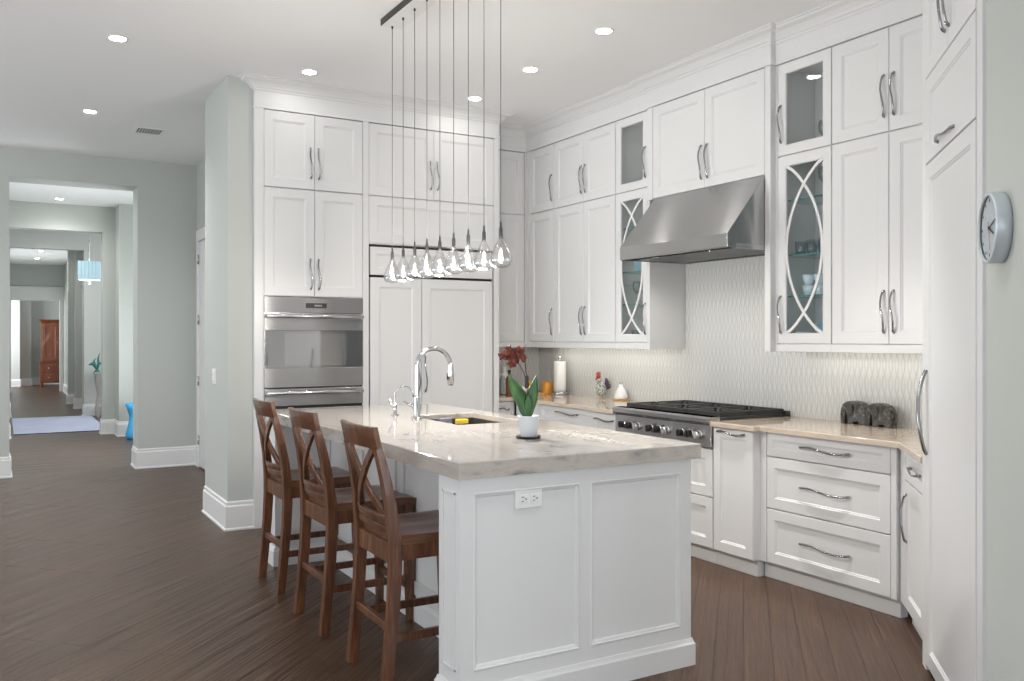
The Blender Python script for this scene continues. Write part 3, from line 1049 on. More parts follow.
# ------------------------------------------------------------------ worktops
def slab(q, outline, z0, z1, bev=.004):
    t = bmesh.new()
    vs = [t.verts.new((a, b, z0)) for a, b in outline]
    f = t.faces.new(vs)
    r = bmesh.ops.extrude_face_region(t, geom=[f])
    bmesh.ops.translate(t, vec=(0, 0, z1 - z0), verts=[e for e in r['geom'] if isinstance(e, bmesh.types.BMVert)])
    bmesh.ops.recalc_face_normals(t, faces=t.faces[:])
    if bev: bmesh.ops.bevel(t, geom=[e for e in t.edges if abs(e.verts[0].co.z - e.verts[1].co.z) < 1e-5 and e.verts[0].co.z > z1 - 1e-4], offset=bev, segments=2, profile=.5, affect='EDGES')
    q.merge(t)


q = MB()
slab(q, [(3.716, YW - .013), (3.716, 6.630), (XB - .035, 6.630), (XB - .035, 5.425), (XP - .030, 5.425), (XP - .030, 5.105), (XW - .013, 5.105), (XW - .013, YW - .013)], .870, CT)
tag(q.build('worktop', 'quartzite_wall'), 'cream stone worktop in the corner left of the range', 'worktop')
q = MB()
e45 = (3.47 + .012 * .7071 - .0, 2.402)
A_ = (XB - .035, 2.812)
slab(q, [(XP - .030, 4.101), (XP - .030, 3.735), (XB - .035, 3.735), (XB - .035, 2.806), (3.4695 + .006, 2.4165), (3.88, 2.02), (4.0, 2.02), (XW - .013, 2.50), (XW - .013, 4.101)], .870, CT)
tag(q.build('worktop', 'quartzite_wall'), 'cream stone worktop right of the range, under the elephant figurines', 'worktop')

# ------------------------------------------------------------------ range top
rt = empty('gas_cooktop', 'stainless steel gas range top with black grates', 'cooktop', (XP, 5.10, 0), -PI / 2)
RW = .994
q = MB(); q.box(.002, .0, .735, RW - .002, .69, .895); q.build('range_body', 'steel_plain', rt)
q = MB(); q.box(.002, -.014, .732, RW - .002, 0, .872, .003); fp = q.build('control_panel', 'steel_brushed', rt)
q = MB()
pr = [(.06, .925), (-.022, .925), (-.032, .921), (-.037, .912), (-.036, .890), (-.030, .880), (-.014, .874), (.06, .874)]
q.prism(pr, .0, RW, 'x'); q.build('bullnose', 'steel_brushed', rt)
q = MB(); q.box(.002, .06, .895, RW - .002, .69, .912); q.box(.002, .655, .912, RW - .002, .69, .935, .003); q.build('cooktop_tray', 'black_iron', rt)


def knob(parent, u, z, chrome):
    M = Matrix.Rotation(PI / 2, 4, 'X')
    q = MB(); q.lathe([(.031, 0), (.031, .004), (.027, .008)], (0, 0, 0), 20, M); b = q.build('bezel', 'steel_bright', parent); b.location = (u, -.014, z)
    q = MB(); q.mat('steel_bright' if chrome else 'black')
    q.lathe([(.024, .004), (.025, .010), (.023, .032), (.019, .037)], (0, 0, 0), 20, M)
    q.box(-.005, -.044, -.023, .005, -.030, .023, .002)
    q.build('knob', None, b)


for gx in (.10, .405, .72):
    for k in range(3): knob(fp, gx + k * .083, .806, k == 2)


def grate(u0, u1):
    q = MB()
    for y in (.085, .335, .64):
        q.box(u0, y - .008, .918, u1, y + .008, .950, .003)
    for u in (u0 + .008, u1 - .008, ): q.box(u - .008, .085, .918, u + .008, .64, .950, .003)
    uc = (u0 + u1) / 2
    for yc in (.21, .49):
        for a in range(8):
            an = a * PI / 4 + PI / 8 * 0
            r0, r1 = .030, .125 if a % 2 else .105
            p0 = Vector((uc + r0 * math.cos(an), yc + r0 * math.sin(an), .944)); p1 = Vector((uc + min(r1, .16) * math.cos(an), yc + r1 * math.sin(an), .944))
            q.bar([p0, p1], .010, .012, (0, 0, 1))
    g_ = q.build('grate', 'black_iron', rt)
    for yc in (.21, .49):
        q = MB(); q.lathe([(.045, .912), (.045, .922), (.032, .926), (.032, .934), (.0, .936)], (uc, yc, 0), 20); q.build('burner', 'black_iron', g_)


for i in range(3): grate(.018 + i * .321, .332 + i * .321)

# ------------------------------------------------------------------ range hood
rh = empty('range_hood', 'stainless steel range hood with sloped front', 'range hood', (XU - .010, 5.085, 0), -PI / 2)
HWd = 1.088
x0, x1 = 0.0, HWd
q = MB()
dpt = XW - (XU - .01) - .015
pr = [(0.0, 2.449), (-.315, 2.075), (-.318, 2.068), (-.318, 1.985), (-.312, 1.980), (-.25, 1.980), (-.25, 2.01), (dpt, 2.01), (dpt, 2.449)]
q.prism(pr, x0, x1, 'x'); hb = q.build('hood_shell', 'steel_hood', rh, bevel=.003)
q = MB(); q.box(x0, -.25, 1.980, x0 + .02, dpt, 2.01); q.box(x1 - .02, -.25, 1.980, x1, dpt, 2.01); q.box(x0 + .02, dpt - .03, 1.985, x1 - .02, dpt, 2.01)
q.build('lower_rim', 'steel_plain', rh)
for u in (.27, .82):
    q = MB(); q.lathe([(.0, 1.992), (.016, 1.992), (.020, 1.994), (.020, 1.999)], (u, -.20, 0), 20, cap=False); lo = q.build('hood_lamp', 'lamp_disc', rh)
    l = bpy.data.lights.new('hood_beam', 'SPOT'); l.energy = 8; l.spot_size = math.radians(150); l.spot_blend = .8; l.shadow_soft_size = .03; l.color = (1, .95, .88)
    o = bpy.data.objects.new('hood_beam', l); COL.objects.link(o); o.parent = rh; o.location = (u, -.10, 1.975)
for i in range(3):
    u0 = .03 + i * .34
    q = MB()
    q.box(u0, -.235, 2.0, u0 + .335, .25, 2.006)
    for k in range(12): q.box(u0 + .008 + k * .0275, -.22, 1.984, u0 + .020 + k * .0275, .24, 2.0)
    q.build('baffle_filter', 'black_iron' if i == 9 else 'steel_plain', rh)
q = MB()
q.box(.43, -.120, 2.308, .56, -.121, 2.309)
q.bm.free()

# ------------------------------------------------------------------ island
IX0, IX1, IY0, IY1 = 1.452, 2.632, 2.885, 5.62
IT = .96
SX0, SX1, SY0, SY1 = 2.085, 2.505, 4.15, 4.79
isl = empty('kitchen_island', 'white panelled kitchen island with seating overhang', 'kitchen island', (0, 0, 0))
E0 = 2.905
q = MB(); q.box(1.80, E0 + .18, .10, 2.59, 5.45, .66); q.box(1.82, 3.1, 0, 2.56, 5.45, .1)
for a in ((1.80, E0 + .18, 2.59, SY0 - .03), (1.80, SY1 + .03, 2.59, 5.45), (1.80, SY0 - .03, SX0 - .03, SY1 + .03), (SX1 + .03, SY0 - .03, 2.59, SY1 + .03)): q.box(a[0], a[1], .66, a[2], a[3], .8965)
body = q.build('island_body', 'paint_white', isl)
# near end panel, with two recessed fields
q = MB()
q.box(1.467, E0 + .022, 0, 2.592, E0 + .18, .8965)


def rect(u0, u1, z0, z1, y): return [q.v(u0, y, z0), q.v(u1, y, z0), q.v(u1, y, z1), q.v(u0, y, z1)]


def fields(q, u0, u1, z0, z1, holes, y, d=.012):
    """flat face with recessed, beaded fields, side by side along u"""
    us = [u0] + [v for h in holes for v in h[:2]] + [u1]
    a, b = holes[0][2], holes[0][3]
    for i in range(0, len(us), 2):
        q.face(rect(us[i], us[i + 1], z0, z1, y), False)
    for h in holes:
        q.face(rect(h[0], h[1], z0, a, y), False); q.face(rect(h[0], h[1], b, z1, y), False)
        rs = []
        for k, dy in ((0, 0), (.006, -.004), (.010, .004), (.018, .006), (.022, d)):
            rs.append(rect(h[0] + k, h[1] - k, a + k, b - k, y + dy))
        for r0, r1 in zip(rs, rs[1:]):
            for i in range(4): q.face([r0[i], r0[(i + 1) % 4], r1[(i + 1) % 4], r1[i]], False)
        q.face(rs[-1], False)


fields(q, 1.467, 2.592, 0, .8965, [(1.522, 2.007, .170, .840), (2.057, 2.535, .170, .840)], E0)
for u in (1.467, 2.592):
    q.face([q.v(u, E0, 0), q.v(u, E0 + .022, 0), q.v(u, E0 + .022, .8965), q.v(u, E0, .8965)], False)
q.build('end_panel', 'paint_white', isl)
# recessed field on the post's left face
q = MB()
for z0, z1, y0, y1 in ((.17, .84, E0 + .035, E0 + .145),):
    for (a, b, c_, d_) in ((y0, y1, z0, z0 + .008), (y0, y1, z1 - .008, z1), (y0, y0 + .008, z0, z1), (y1 - .008, y1, z0, z1)):
        q.box(1.4625, a, c_, 1.467, b, d_, .001)
q.build('post_moulding', 'paint_white', isl)
# far end panel
q = MB(); q.box(1.467, 5.45, 0, 2.592, 5.60, .8965); q.build('end_panel', 'paint_white', isl)
# wainscot on the seating side
q = MB()
for y0, y1 in ((3.10, 3.66), (3.70, 4.26), (4.30, 4.86), (4.90, 5.44)):
    for (a, b, c_, d_) in ((y0, y1, .13, .20), (y0, y1, .80, .8965), (y0, y0 + .07, .2, .8), (y1 - .07, y1, .2, .8)):
        q.box(1.788, a, c_, 1.80, b, d_, .002)
q.build('seating_side_panel', 'paint_white', isl)
# kitchen side: doors
for y1, y2 in ((3.10, 3.70), (3.70, 4.05), (4.05, 4.90), (4.90, 5.44)):
    q = MB()
    panel_mesh(q, 0.002, y2 - y1 - .002, .11, .88, .065)
    o = q.build('door', 'paint_white', isl, (2.612, y1, 0), PI / 2)
    handle(o, (y2 - y1) / 2, .82, .22, False)
# base trim
TP = [(0, 0), (.014, 0), (.014, .092), (.009, .100), (.005, .114), (0, .114)]
q = MB(); q.sweep([(1.80, E0 + .18), (1.467, E0 + .18), (1.467, E0), (2.592, E0), (2.592, E0 + .18)][::1], [(d, z) for d, z in TP]); q.build('base_trim', 'paint_white', isl)
q = MB(); q.sweep([(2.592, 5.60), (1.467, 5.60), (1.467, 5.45), (1.80, 5.45), (1.80, E0 + .18)][::1], TP); q.build('base_trim', 'paint_white', isl)

# worktop with a sink cut-out
q = MB()
zz0, zz1 = .8965, IT


def ringpts(x0, y0, x1, y1, z): return [q.v(x0, y0, z), q.v(x1, y0, z), q.v(x1, y1, z), q.v(x0, y1, z)]


b_ = .004
Rr = [ringpts(SX0, SY0, SX1, SY1, .930), ringpts(SX0 - .028, SY0 - .028, SX1 + .028, SY1 + .028, .930), ringpts(SX0 - .029, SY0 - .029, SX1 + .029, SY1 + .029, zz0), ringpts(IX0, IY0, IX1, IY1, zz0), ringpts(IX0, IY0, IX1, IY1, zz1 - b_), ringpts(IX0 + b_, IY0 + b_, IX1 - b_, IY1 - b_, zz1),
      ringpts(SX0 - .003, SY0 - .003, SX1 + .003, SY1 + .003, zz1), ringpts(SX0, SY0, SX1, SY1, zz1 - .003)]
for a, b in zip(Rr, Rr[1:] + Rr[:1]):
    for i in range(4): q.face([a[i], a[(i + 1) % 4], b[(i + 1) % 4], b[i]], False)
tag(q.build('island_worktop', 'quartzite'), 'thick cream stone slab topping the kitchen island', 'worktop')

# outlet on the island end
ot = empty('power_outlet', 'white double power outlet on the island end panel', 'outlet', (1.707, E0 + .011, .760))
q = MB(); q.box(0, -.009, 0, .122, 0, .073, .003); q.build('cover_plate', 'plastic_white', ot)
for k in range(2):
    u = .036 + k * .050
    q = MB(); q.box(u - .019, -.0115, .0195, u + .019, -.008, .0535, .002); s_ = q.build('socket', 'plastic_white', ot)
    q = MB(); q.box(u - .009, -.0125, .043, u + .002, -.011, .0455); q.box(u - .009, -.0125, .0275, u + .000, -.011, .030)
    M = Matrix.Rotation(PI / 2, 4, 'X'); q.lathe([(.003, 0), (.003, .001)], (u + .0105, -.0115, .0365), 10, M)
    q.build('slot', 'black', s_)

# sink
sk = empty('sink', 'undermount steel sink set into the island worktop', 'sink', ((SX0 + SX1) / 2, (SY0 + SY1) / 2, .68))
q = MB()
hx, hy = (SX1 - SX0) / 2 + .004, (SY1 - SY0) / 2 + .004


def rp(x, y, z): return [q.v(-x, -y, z), q.v(x, -y, z), q.v(x, y, z), q.v(-x, y, z)]


RS = [rp(hx, hy, .2495), rp(hx, hy, .03), rp(hx - .02, hy - .02, .004), rp(.03, .03, .0), rp(.03, .03, -.004), rp(hx + .012, hy + .012, -.004), rp(hx + .012, hy + .012, .2495)]
for a, b in zip(RS, RS[1:] + RS[:1]):
    for i in range(4): q.face([a[i], a[(i + 1) % 4], b[(i + 1) % 4], b[i]], False)
q.build('basin', 'sink_dark', sk)
q = MB(); q.lathe([(.045, -.0035), (.045, .002), (.035, .004), (.012, -.001), (.0, -.001)], (0, 0, 0), 24); q.build('drain', 'chrome', sk)
# sponge caddy hanging inside the sink
sp = empty('sink_caddy', 'dark wire caddy with a yellow sponge hanging inside the sink', 'sink caddy', (2.35, SY1 + .003, .855))
q = MB()
for z in (.0, .045): q.tube([(-.10, -.004, z), (.10, -.004, z), (.10, -.075, z), (-.10, -.075, z), (-.10, -.004, z)], .003, 6)
for i in range(6):
    x = -.10 + i * .04
    q.tube([(x, -.004, .045), (x, -.004, 0), (x, -.075, 0), (x, -.075, .045)], .002, 6)
q.build('basket', 'black', sp)
q = MB(); q.box(.02, -.070, .004, .095, -.030, .074, .006); q.build('sponge', 'sponge_yellow', sp)
q = MB(); q.box(-.095, -.066, .004, -.012, -.020, .085, .006); q.build('scrubber', 'sponge_grey', sp)

# faucets
fa = empty('kitchen_faucet', 'tall chrome gooseneck faucet beside the island sink', 'faucet', (2.022, 4.54, IT))
q = MB(); q.lathe([(.030, 0), (.030, .006), (.022, .012), (.019, .02), (.019, .115), (.0165, .125), (.0165, .13)], seg=24); q.build('faucet_body', 'chrome', fa)
pts = [(0, 0, .12 + .0175 * i) for i in range(11)]
ra = .105
for i in range(1, 17):
    a = PI - PI * i / 16 * .97
    pts.append((ra + ra * math.cos(a), 0, .295 + ra * math.sin(a)))
q = MB(); q.tube(pts, .0135, 14); q.build('spout', 'chrome', fa)
ex = pts[-1]
q = MB(); q.lathe([(.015, -.118), (.0185, -.112), (.0195, -.05), (.016, -.005), (.0145, .01)], (ex[0] + .001, 0, ex[2]), 18); q.build('spray_head', 'chrome', fa)
q = MB(); q.box(ex[0] - .022, -.005, ex[2] - .085, ex[0] - .016, .005, ex[2] - .045, .002); q.build('spray_button', 'black', fa)
q = MB(); q.tube([(-.004, .015, .075), (-.006, .030, .075)], .018, 16); q.tube([(-.006, .03, .075), (-.02, .060, .082), (-.035, .105, .095)], [.013, .009, .007], 12); q.build('lever', 'chrome', fa)
ff = empty('filter_faucet', 'small chrome filtered-water tap left of the tall faucet', 'faucet', (2.022, 4.86, IT))
q = MB(); q.lathe([(.022, 0), (.022, .005), (.013, .012), (.012, .05), (.0145, .058), (.010, .07)], seg=20); q.build('faucet_body', 'chrome', ff)
pts = [(0, 0, .06 + .01 * i) for i in range(7)]
for i in range(1, 15):
    a = PI - PI * i / 14 * .95
    pts.append((.052 + .052 * math.cos(a), -.0 - .002 * i, .12 + .052 * math.sin(a)))
pts.append((pts[-1][0] + .004, pts[-1][1], pts[-1][2] - .025))
q = MB(); q.tube(pts, .0052, 10); q.build('spout', 'chrome', ff)
q = MB(); q.tube([(-.005, .01, .04), (-.012, .022, .06), (-.022, .035, .10)], [.007, .006, .008], 10); q.build('lever', 'chrome', ff)

# ------------------------------------------------------------------ bar stools
LABS = ('brown wooden bar stool with X back, farthest along the island', 'brown wooden bar stool with X back, in the middle of the three', 'brown wooden bar stool with X back, nearest the island corner')


def make_stool():
    t = empty('bar_stool', LABS[0], 'bar stool', group='wooden bar stools along the island')
    SW = .200
    prof = [(-.030, 0), (-.014, .16), (.002, .34), (.010, .50), (.008, .62), (-.005, .74), (-.026, .86), (-.054, .98)]
    for sy in (-1, 1):
        q = MB(); q.bar([(x, sy * (SW - .024 * max(0, (z - .6) / .38)), z) for x, z in prof], [.046, .046, .048, .050, .050, .044, .038, .032], .040); l_ = q.build('leg', 'stool_wood', t)
        q = MB(); q.lathe([(.014, -.0005), (.014, .004)], (-.029, sy * SW, 0), 12); q.build('foot_glide', 'rubber', l_)
    for sy in (-1, 1):
        q = MB(); q.bar([(.422, sy * SW, .0), (.412, sy * SW, .35), (.404, sy * SW, .588)], [.040, .046, .050], [.038, .044, .048]); l_ = q.build('leg', 'stool_wood', t)
        q = MB(); q.lathe([(.013, -.0005), (.013, .004)], (.421, sy * SW, 0), 12); q.build('foot_glide', 'rubber', l_)
    # seat, scooped
    q = MB(); q.sm = True
    nx, ny = 18, 18
    X0, X1, YH = .012, .462, .226
    top = []
    for i in range(nx + 1):
        row = []
        for j in range(ny + 1):
            a, b = i / nx, j / ny
            x = X0 + (X1 - X0) * a
            wv = YH - .012 * (1 - a)
            y = -wv + 2 * wv * b
            sx_ = math.sin(PI * min(1, max(0, (a - .06) / .84)))
            yy = abs(2 * b - 1)
            dip = .016 * sx_ * max(0, 1 - (yy / .92) ** 2.2) * (0.65 + .35 * min(1, yy / .4))
            dip += .010 * max(0, (a - .8) / .2) ** 2
            row.append(q.v(x, y, .622 - dip))
        top.append(row)
    bot = [[q.v(p.co.x + (.006 if i == 0 else (-.006 if i == nx else 0)), p.co.y * .975, .586) for p in r] for i, r in enumerate(top)]
    for i in range(nx):
        for j in range(ny):
            q.face([top[i][j], top[i + 1][j], top[i + 1][j + 1], top[i][j + 1]])
            q.face([bot[i][j], bot[i][j + 1], bot[i + 1][j + 1], bot[i + 1][j]], False)
    for i in range(nx):
        q.face([top[i][0], bot[i][0], bot[i + 1][0], top[i + 1][0]], False); q.face([top[i][ny], top[i + 1][ny], bot[i + 1][ny], bot[i][ny]], False)
        q.face([top[0][i], top[0][i + 1], bot[0][i + 1], bot[0][i]], False); q.face([top[nx][i], bot[nx][i], bot[nx][i + 1], top[nx][i + 1]], False)
    q.build('seat', 'stool_wood_seat', t)
    # aprons
    q = MB(); q.box(-.004, -SW + .017, .508, .018, SW - .017, .588, .003); q.build('apron', 'stool_wood', t)
    q = MB(); q.box(.405, -SW + .02, .525, .427, SW - .02, .588, .003); q.build('apron', 'stool_wood', t)
    for sy in (-1, 1):
        q = MB(); q.box(.02, sy * SW - .011, .525, .40, sy * SW + .011, .588, .003); q.build('apron', 'stool_wood', t)
    # stretchers
    q = MB(); q.box(-.018, -SW + .016, .238, .004, SW - .016, .272, .003); q.build('stretcher', 'stool_wood', t)
    q = MB(); q.box(.408, -SW + .016, .155, .430, SW - .016, .190, .003); q.build('stretcher', 'stool_wood', t)
    for sy in (-1, 1):
        q = MB(); q.bar([(-.004, sy * SW, .215), (.425, sy * SW, .215)], .034, .020); q.build('stretcher', 'stool_wood', t)
    # curved top rail
    def rail(name, z0, z1, th, xz, bow, half=SW, crest=0.0):
        q = MB()
        n = 14
        R0 = []
        for i in range(n + 1):
            b = -1 + 2 * i / n
            y = b * half
            cz = crest * (1 - b * b)
            xo = -bow * (1 - b * b)
            x0_, x1_ = xz(z0) + xo, xz(z1) + xo
            R0.append([q.v(x0_ - th / 2, y, z0), q.v(x1_ - th / 2, y, z1 + cz), q.v(x1_ + th / 2, y, z1 + cz), q.v(x0_ + th / 2, y, z0)])
        for a, b in zip(R0, R0[1:]):
            for k in range(4): q.face([a[k], a[(k + 1) % 4], b[(k + 1) % 4], b[k]], k in (0, 2))
        q.face(R0[0], False); q.face(R0[-1][::-1], False)
        return q.build(name, 'stool_wood', t, bevel=.003)

    def legx(z):
        for (xa, za), (xb, zb) in zip(prof, prof[1:]):
            if za <= z <= zb: return xa + (xb - xa) * (z - za) / (zb - za)
        return prof[-1][0] - (z - prof[-1][1]) * .22
    rail('top_rail', .978, 1.065, .026, legx, .026, .196, .0)
    rail('lower_rail', .672, .705, .022, legx, .030, SW - .018)
    rail('seat_rail', .628, .660, .020, legx, .016, SW - .012)
    # crossed slats
    for sg in (1, -1):
        pts = []
        for i in range(13):
            a = i / 12
            z = .692 + (.972 - .692) * a
            b = sg * (-.86 + 1.74 * a)
            y = b * (SW - .018 - .024 * (z - .6) / .38)
            pts.append((legx(z) - .030 * (1 - min(1, b * b)) + .004 * sg * math.sin(PI * a), y, z))
        q = MB()
        R0 = []
        for i, p in enumerate(pts):
            p = Vector(p)
            tg = (Vector(pts[min(i + 1, 12)]) - Vector(pts[max(i - 1, 0)])).normalized()
            nx_ = Vector((1, 0, 0))
            sd = tg.cross(nx_).normalized()
            R0.append([q.v(p + sd * a + nx_ * b) for a, b in ((-.019, -.008), (.019, -.008), (.019, .008), (-.019, .008))])
        for a, b in zip(R0, R0[1:]):
            for k in range(4): q.face([a[k], a[(k + 1) % 4], b[(k + 1) % 4], b[k]], False)
        q.face(R0[0], False); q.face(R0[-1][::-1], False)
        q.build('cross_slat', 'stool_wood', t, bevel=.002)
    return t


st = make_stool()
for i, (x, y, rz) in enumerate(((1.364, 5.05, 0.0), (1.354, 4.265, 0.01), (1.354, 3.475, -.01))):
    o = st if i == 0 else copy_tree(st)
    o.location = (x, y, 0)
    o.rotation_euler = (0, 0, rz)
    o['label'] = LABS[i]

# ------------------------------------------------------------------ pendant light over the island
pl = empty('pendant_light', 'long ceiling fixture of nine clear glass teardrop pendants', 'pendant light', (2.05, 4.30, CE))
q = MB(); q.mat('canopy_sheen_white'); q.box(-.062, -.78, -.040, .072, .695, 0, .002)
cn = q.build('canopy', None, pl)
q = MB(); q.box(-.0645, -.782, -.041, -.0615, .697, 0.0); q.build('canopy_side', 'dark_plate', cn)
for i in range(9):
    y = .669 - i * .1675
    q = MB()
    # teardrop: outer skin then inner skin
    prof = [(.009, -1.452), (.013, -1.462), (.021, -1.482), (.031, -1.503), (.041, -1.523), (.048, -1.541), (.0515, -1.558), (.052, -1.570), (.0485, -1.583), (.040, -1.593), (.026, -1.600), (.0, -1.603)]
    q.lathe(prof[::-1], (0, y, 0), 28, cap=False)
    pd = q.build('glass_drop', 'drop_glass', pl)
    q = MB(); q.lathe([(.0085, -1.462), (.0095, -1.450), (.0095, -1.415), (.006, -1.408), (.0045, -1.385), (.003, -1.380)], (0, y, 0), 14); q.build('socket', 'socket_grey', pd)
    q = MB(); q.tube([(0, y, -1.382), (0, y, -.045)], .0021, 6); q.build('cord', 'cord_grey', pd)
    q = MB(); q.lathe([(.004, -.056), (.006, -.050), (.006, -.041)], (0, y, 0), 10); q.build('cord_grip', 'dark_plate', pd)
    q = MB(); q.lathe([(.0, -1.572), (.006, -1.570), (.0095, -1.561), (.0095, -1.553), (.007, -1.543), (.0, -1.539)], (0, y, 0), 12, cap=False); q.build('bulb', 'bulb', pd)
for yy in (.45, -.05, -.55):
    l = bpy.data.lights.new('pendant_glow', 'POINT'); l.energy = 27; l.shadow_soft_size = .05; l.color = (1, .95, .88)
    o = bpy.data.objects.new('pendant_glow', l); COL.objects.link(o); o.parent = pl; o.location = (0, yy + .08, -1.66)

# ------------------------------------------------------------------ recessed ceiling lamps
LSPOT = [
    (.645, 6.17, 'recessed ceiling lamp between the vent and the top edge, over the walkway'),
    (.650, 8.28, 'recessed ceiling lamp left of the ceiling vent'),
    (1.932, 6.25, 'recessed ceiling lamp in front of the oven cabinet crown'),
    (3.290, 5.39, 'recessed ceiling lamp right of the pendant cords, between two others'),
    (3.300, 6.27, 'recessed ceiling lamp shining on the refrigerator cabinet crown'),
    (3.277, 4.48, 'recessed ceiling lamp nearest the hood, first of the cooking row'),
]
MORE = [(.645, 4.06), (.645, 1.9), (3.28, 3.0), (1.932, 2.2), (-1.6, 6.2), (-1.6, 3.6), (-1.6, 1.0), (-1.6, -1.6), (1.2, -1.6)]
HALL = [(.687, 13.69, 'recessed lamp in the hall ceiling just inside the opening'), (.68, 12.43, 'recessed lamp half hidden by the top of the hall opening'),
        (.727, 21.0, 'nearer recessed lamp in the far corridor ceiling'), (.74, 22.1, 'farther recessed lamp in the far corridor ceiling')]


def lamp_at(x, y, lab, power, cone=115):
    t = empty('recessed_lamp', lab, 'ceiling lamp', (x, y, CE), 0, 'recessed ceiling lamps')
    q = MB(); q.lathe([(.046, -.001), (.060, -.005), (.064, -.001)], (0, 0, 0), 28, cap=False); q.build('trim_ring', 'plastic_white', t)
    q = MB(); q.lathe([(.048, -.0035), (.0, -.0035)], (0, 0, 0), 28, cap=False); q.build('lens', 'lamp_disc', t)
    l = bpy.data.lights.new('lamp_beam', 'SPOT'); l.energy = power; l.spot_size = math.radians(cone); l.spot_blend = 1.0; l.shadow_soft_size = .055; l.color = (1, .985, .97)
    o = bpy.data.objects.new('lamp_beam', l); COL.objects.link(o); o.parent = t; o.location = (0, 0, -.02)
    return t


for (x, y, lab), pw, cone in zip(LSPOT, (45, 190, 4, 110, 4, 160), (92, 150, 100, 78, 100, 72)): lamp_at(x, y, lab, pw, cone)
for x, y in MORE: lamp_at(x, y, 'recessed ceiling lamp overhead, behind or beside the viewer', 280 if x > 3 else 50, 66 if x > 3 else 90)
for x, y, lab in HALL: lamp_at(x, y, lab, 60, 150)
for x, y in ((.7, 11.3), (.7, 15.2), (.7, 17.0), (.74, 18.8), (.74, 24.2), (1.2, 27.4)): lamp_at(x, y, 'added recessed lamp brightening the hall, out of sight behind the opening headers', 60, 150)  # extra unseen lamps, added to lift the light in the hall rooms

# ceiling vent
vt = empty('ceiling_vent', 'small louvred air vent in the ceiling', 'vent', (1.186, 8.784, CE))
vt.scale = (.62, 1.05, 1)
q = MB()
for a, b, c_, d_ in ((-.20, -.13, .20, -.10), (-.20, .10, .20, .13), (-.20, -.10, -.165, .10), (.165, -.10, .20, .10)): q.box(a, b, -.004, c_, d_, 0, .001)
q.build('vent_frame', 'plastic_white', vt)
q = MB(); q.box(-.165, -.10, -.002, .165, .10, -.0005); q.build('vent_duct', 'black', vt)
for i in range(8):
    q = MB(); x = -.140 + i * .0385
    q.prism([(x, -.003), (x + .002, -.0025), (x + .012, -.0025), (x + .012, -.0045)], -.10, .10, 'y'); q.build('slat', 'plastic_white', vt)

# switch on the column
sw = empty('light_switch', 'white light switch on the side of the sage column', 'switch', (1.436, 7.09, 1.06), PI / 2 * 3)
q = MB(); q.box(-.06, -.007, 0, .06, 0, .12, .002); q.build('cover_plate', 'plastic_white', sw)
for u in (-.025, .025):
    q = MB(); q.box(u - .016, -.011, .028, u + .016, -.006, .092, .002); q.build('rocker', 'plastic_white', sw)

# ------------------------------------------------------------------ wall clock on the angled wall
ck = empty('wall_clock', 'round wall clock with silver rim on the angled wall', 'clock', (0, 0, 0), R45)
u_c = 1.228
base_p = Vector((3.47, 2.402)) + Vector((-.7071, -.7071)) * u_c
ck.location = (base_p.x, base_p.y, 1.752)
MX = Matrix.Rotation(PI / 2, 4, 'X')
q = MB(); q.lathe([(.100, 0), (.105, .002), (.107, .012), (.107, .040), (.104, .046), (.0985, .046), (.0965, .040)], (0, 0, 0), 48, MX, cap=False); q.build('rim', 'clock_rim', ck)
q = MB(); q.lathe([(.0, .036), (.0970, .036)], (0, 0, 0), 48, MX, cap=False); fc_ = q.build('dial', 'clock_face', ck)
q = MB()
for k in range(12):
    a = k * PI / 6
    p = Vector((math.sin(a), 0, math.cos(a)))
    q.bar([p * .078 + Vector((0, -.0372, 0)), p * .088 + Vector((0, -.0372, 0))], .004 if k % 3 else .007, .001, (0, 1, 0))
q.build('hour_mark', 'saucer_dark', fc_)
q = MB()
for a, l_, w_ in ((2.0, .050, .006), (1.3, .072, .004)):
    p = Vector((math.sin(a), 0, math.cos(a)))
    q.bar([p * -.012 + Vector((0, -.039, 0)), p * l_ + Vector((0, -.039, 0))], w_, .001, (0, 1, 0))
q.lathe([(.005, .036), (.005, .041)], (0, 0, 0), 12, MX); q.build('hand', 'black', fc_)
q = MB(); p = Vector((math.sin(2.9), 0, math.cos(2.9))); q.bar([p * -.02 + Vector((0, -.0402, 0)), p * .07 + Vector((0, -.0402, 0))], .0018, .0008, (0, 1, 0)); q.build('second_hand', 'clock_red', fc_)
q = MB(); q.lathe([(.0, .0445), (.097, .0445)], (0, 0, 0), 48, MX, cap=False); q.build('crystal', 'glass_pane', ck)

# ------------------------------------------------------------------ orchid on the island
oc_ = empty('orchid', 'potted orchid with dark red flowers on the island worktop', 'potted plant', (2.093, 3.445, IT + .0005))
q = MB(); q.lathe([(.050, 0), (.056, .004), (.060, .010), (.057, .011), (.050, .007), (.0, .006)], seg=32); q.build('saucer', 'saucer_dark', oc_)
q = MB(); q.lathe([(.0, .0065), (.038, .0065), (.040, .010), (.047, .094), (.049, .098), (.0485, .103), (.0455, .103), (.043, .085), (.0, .083)], seg=32, cap=False); q.build('pot', 'pot_glaze', oc_)
q = MB(); q.lathe([(.0435, .088), (.02, .092), (.0, .093)], seg=20, cap=False); q.build('potting_mix', 'soil', oc_)
RV = Vector((math.cos(YAW), -math.sin(YAW), 0)); FV = Vector((math.sin(YAW), math.cos(YAW), 0))


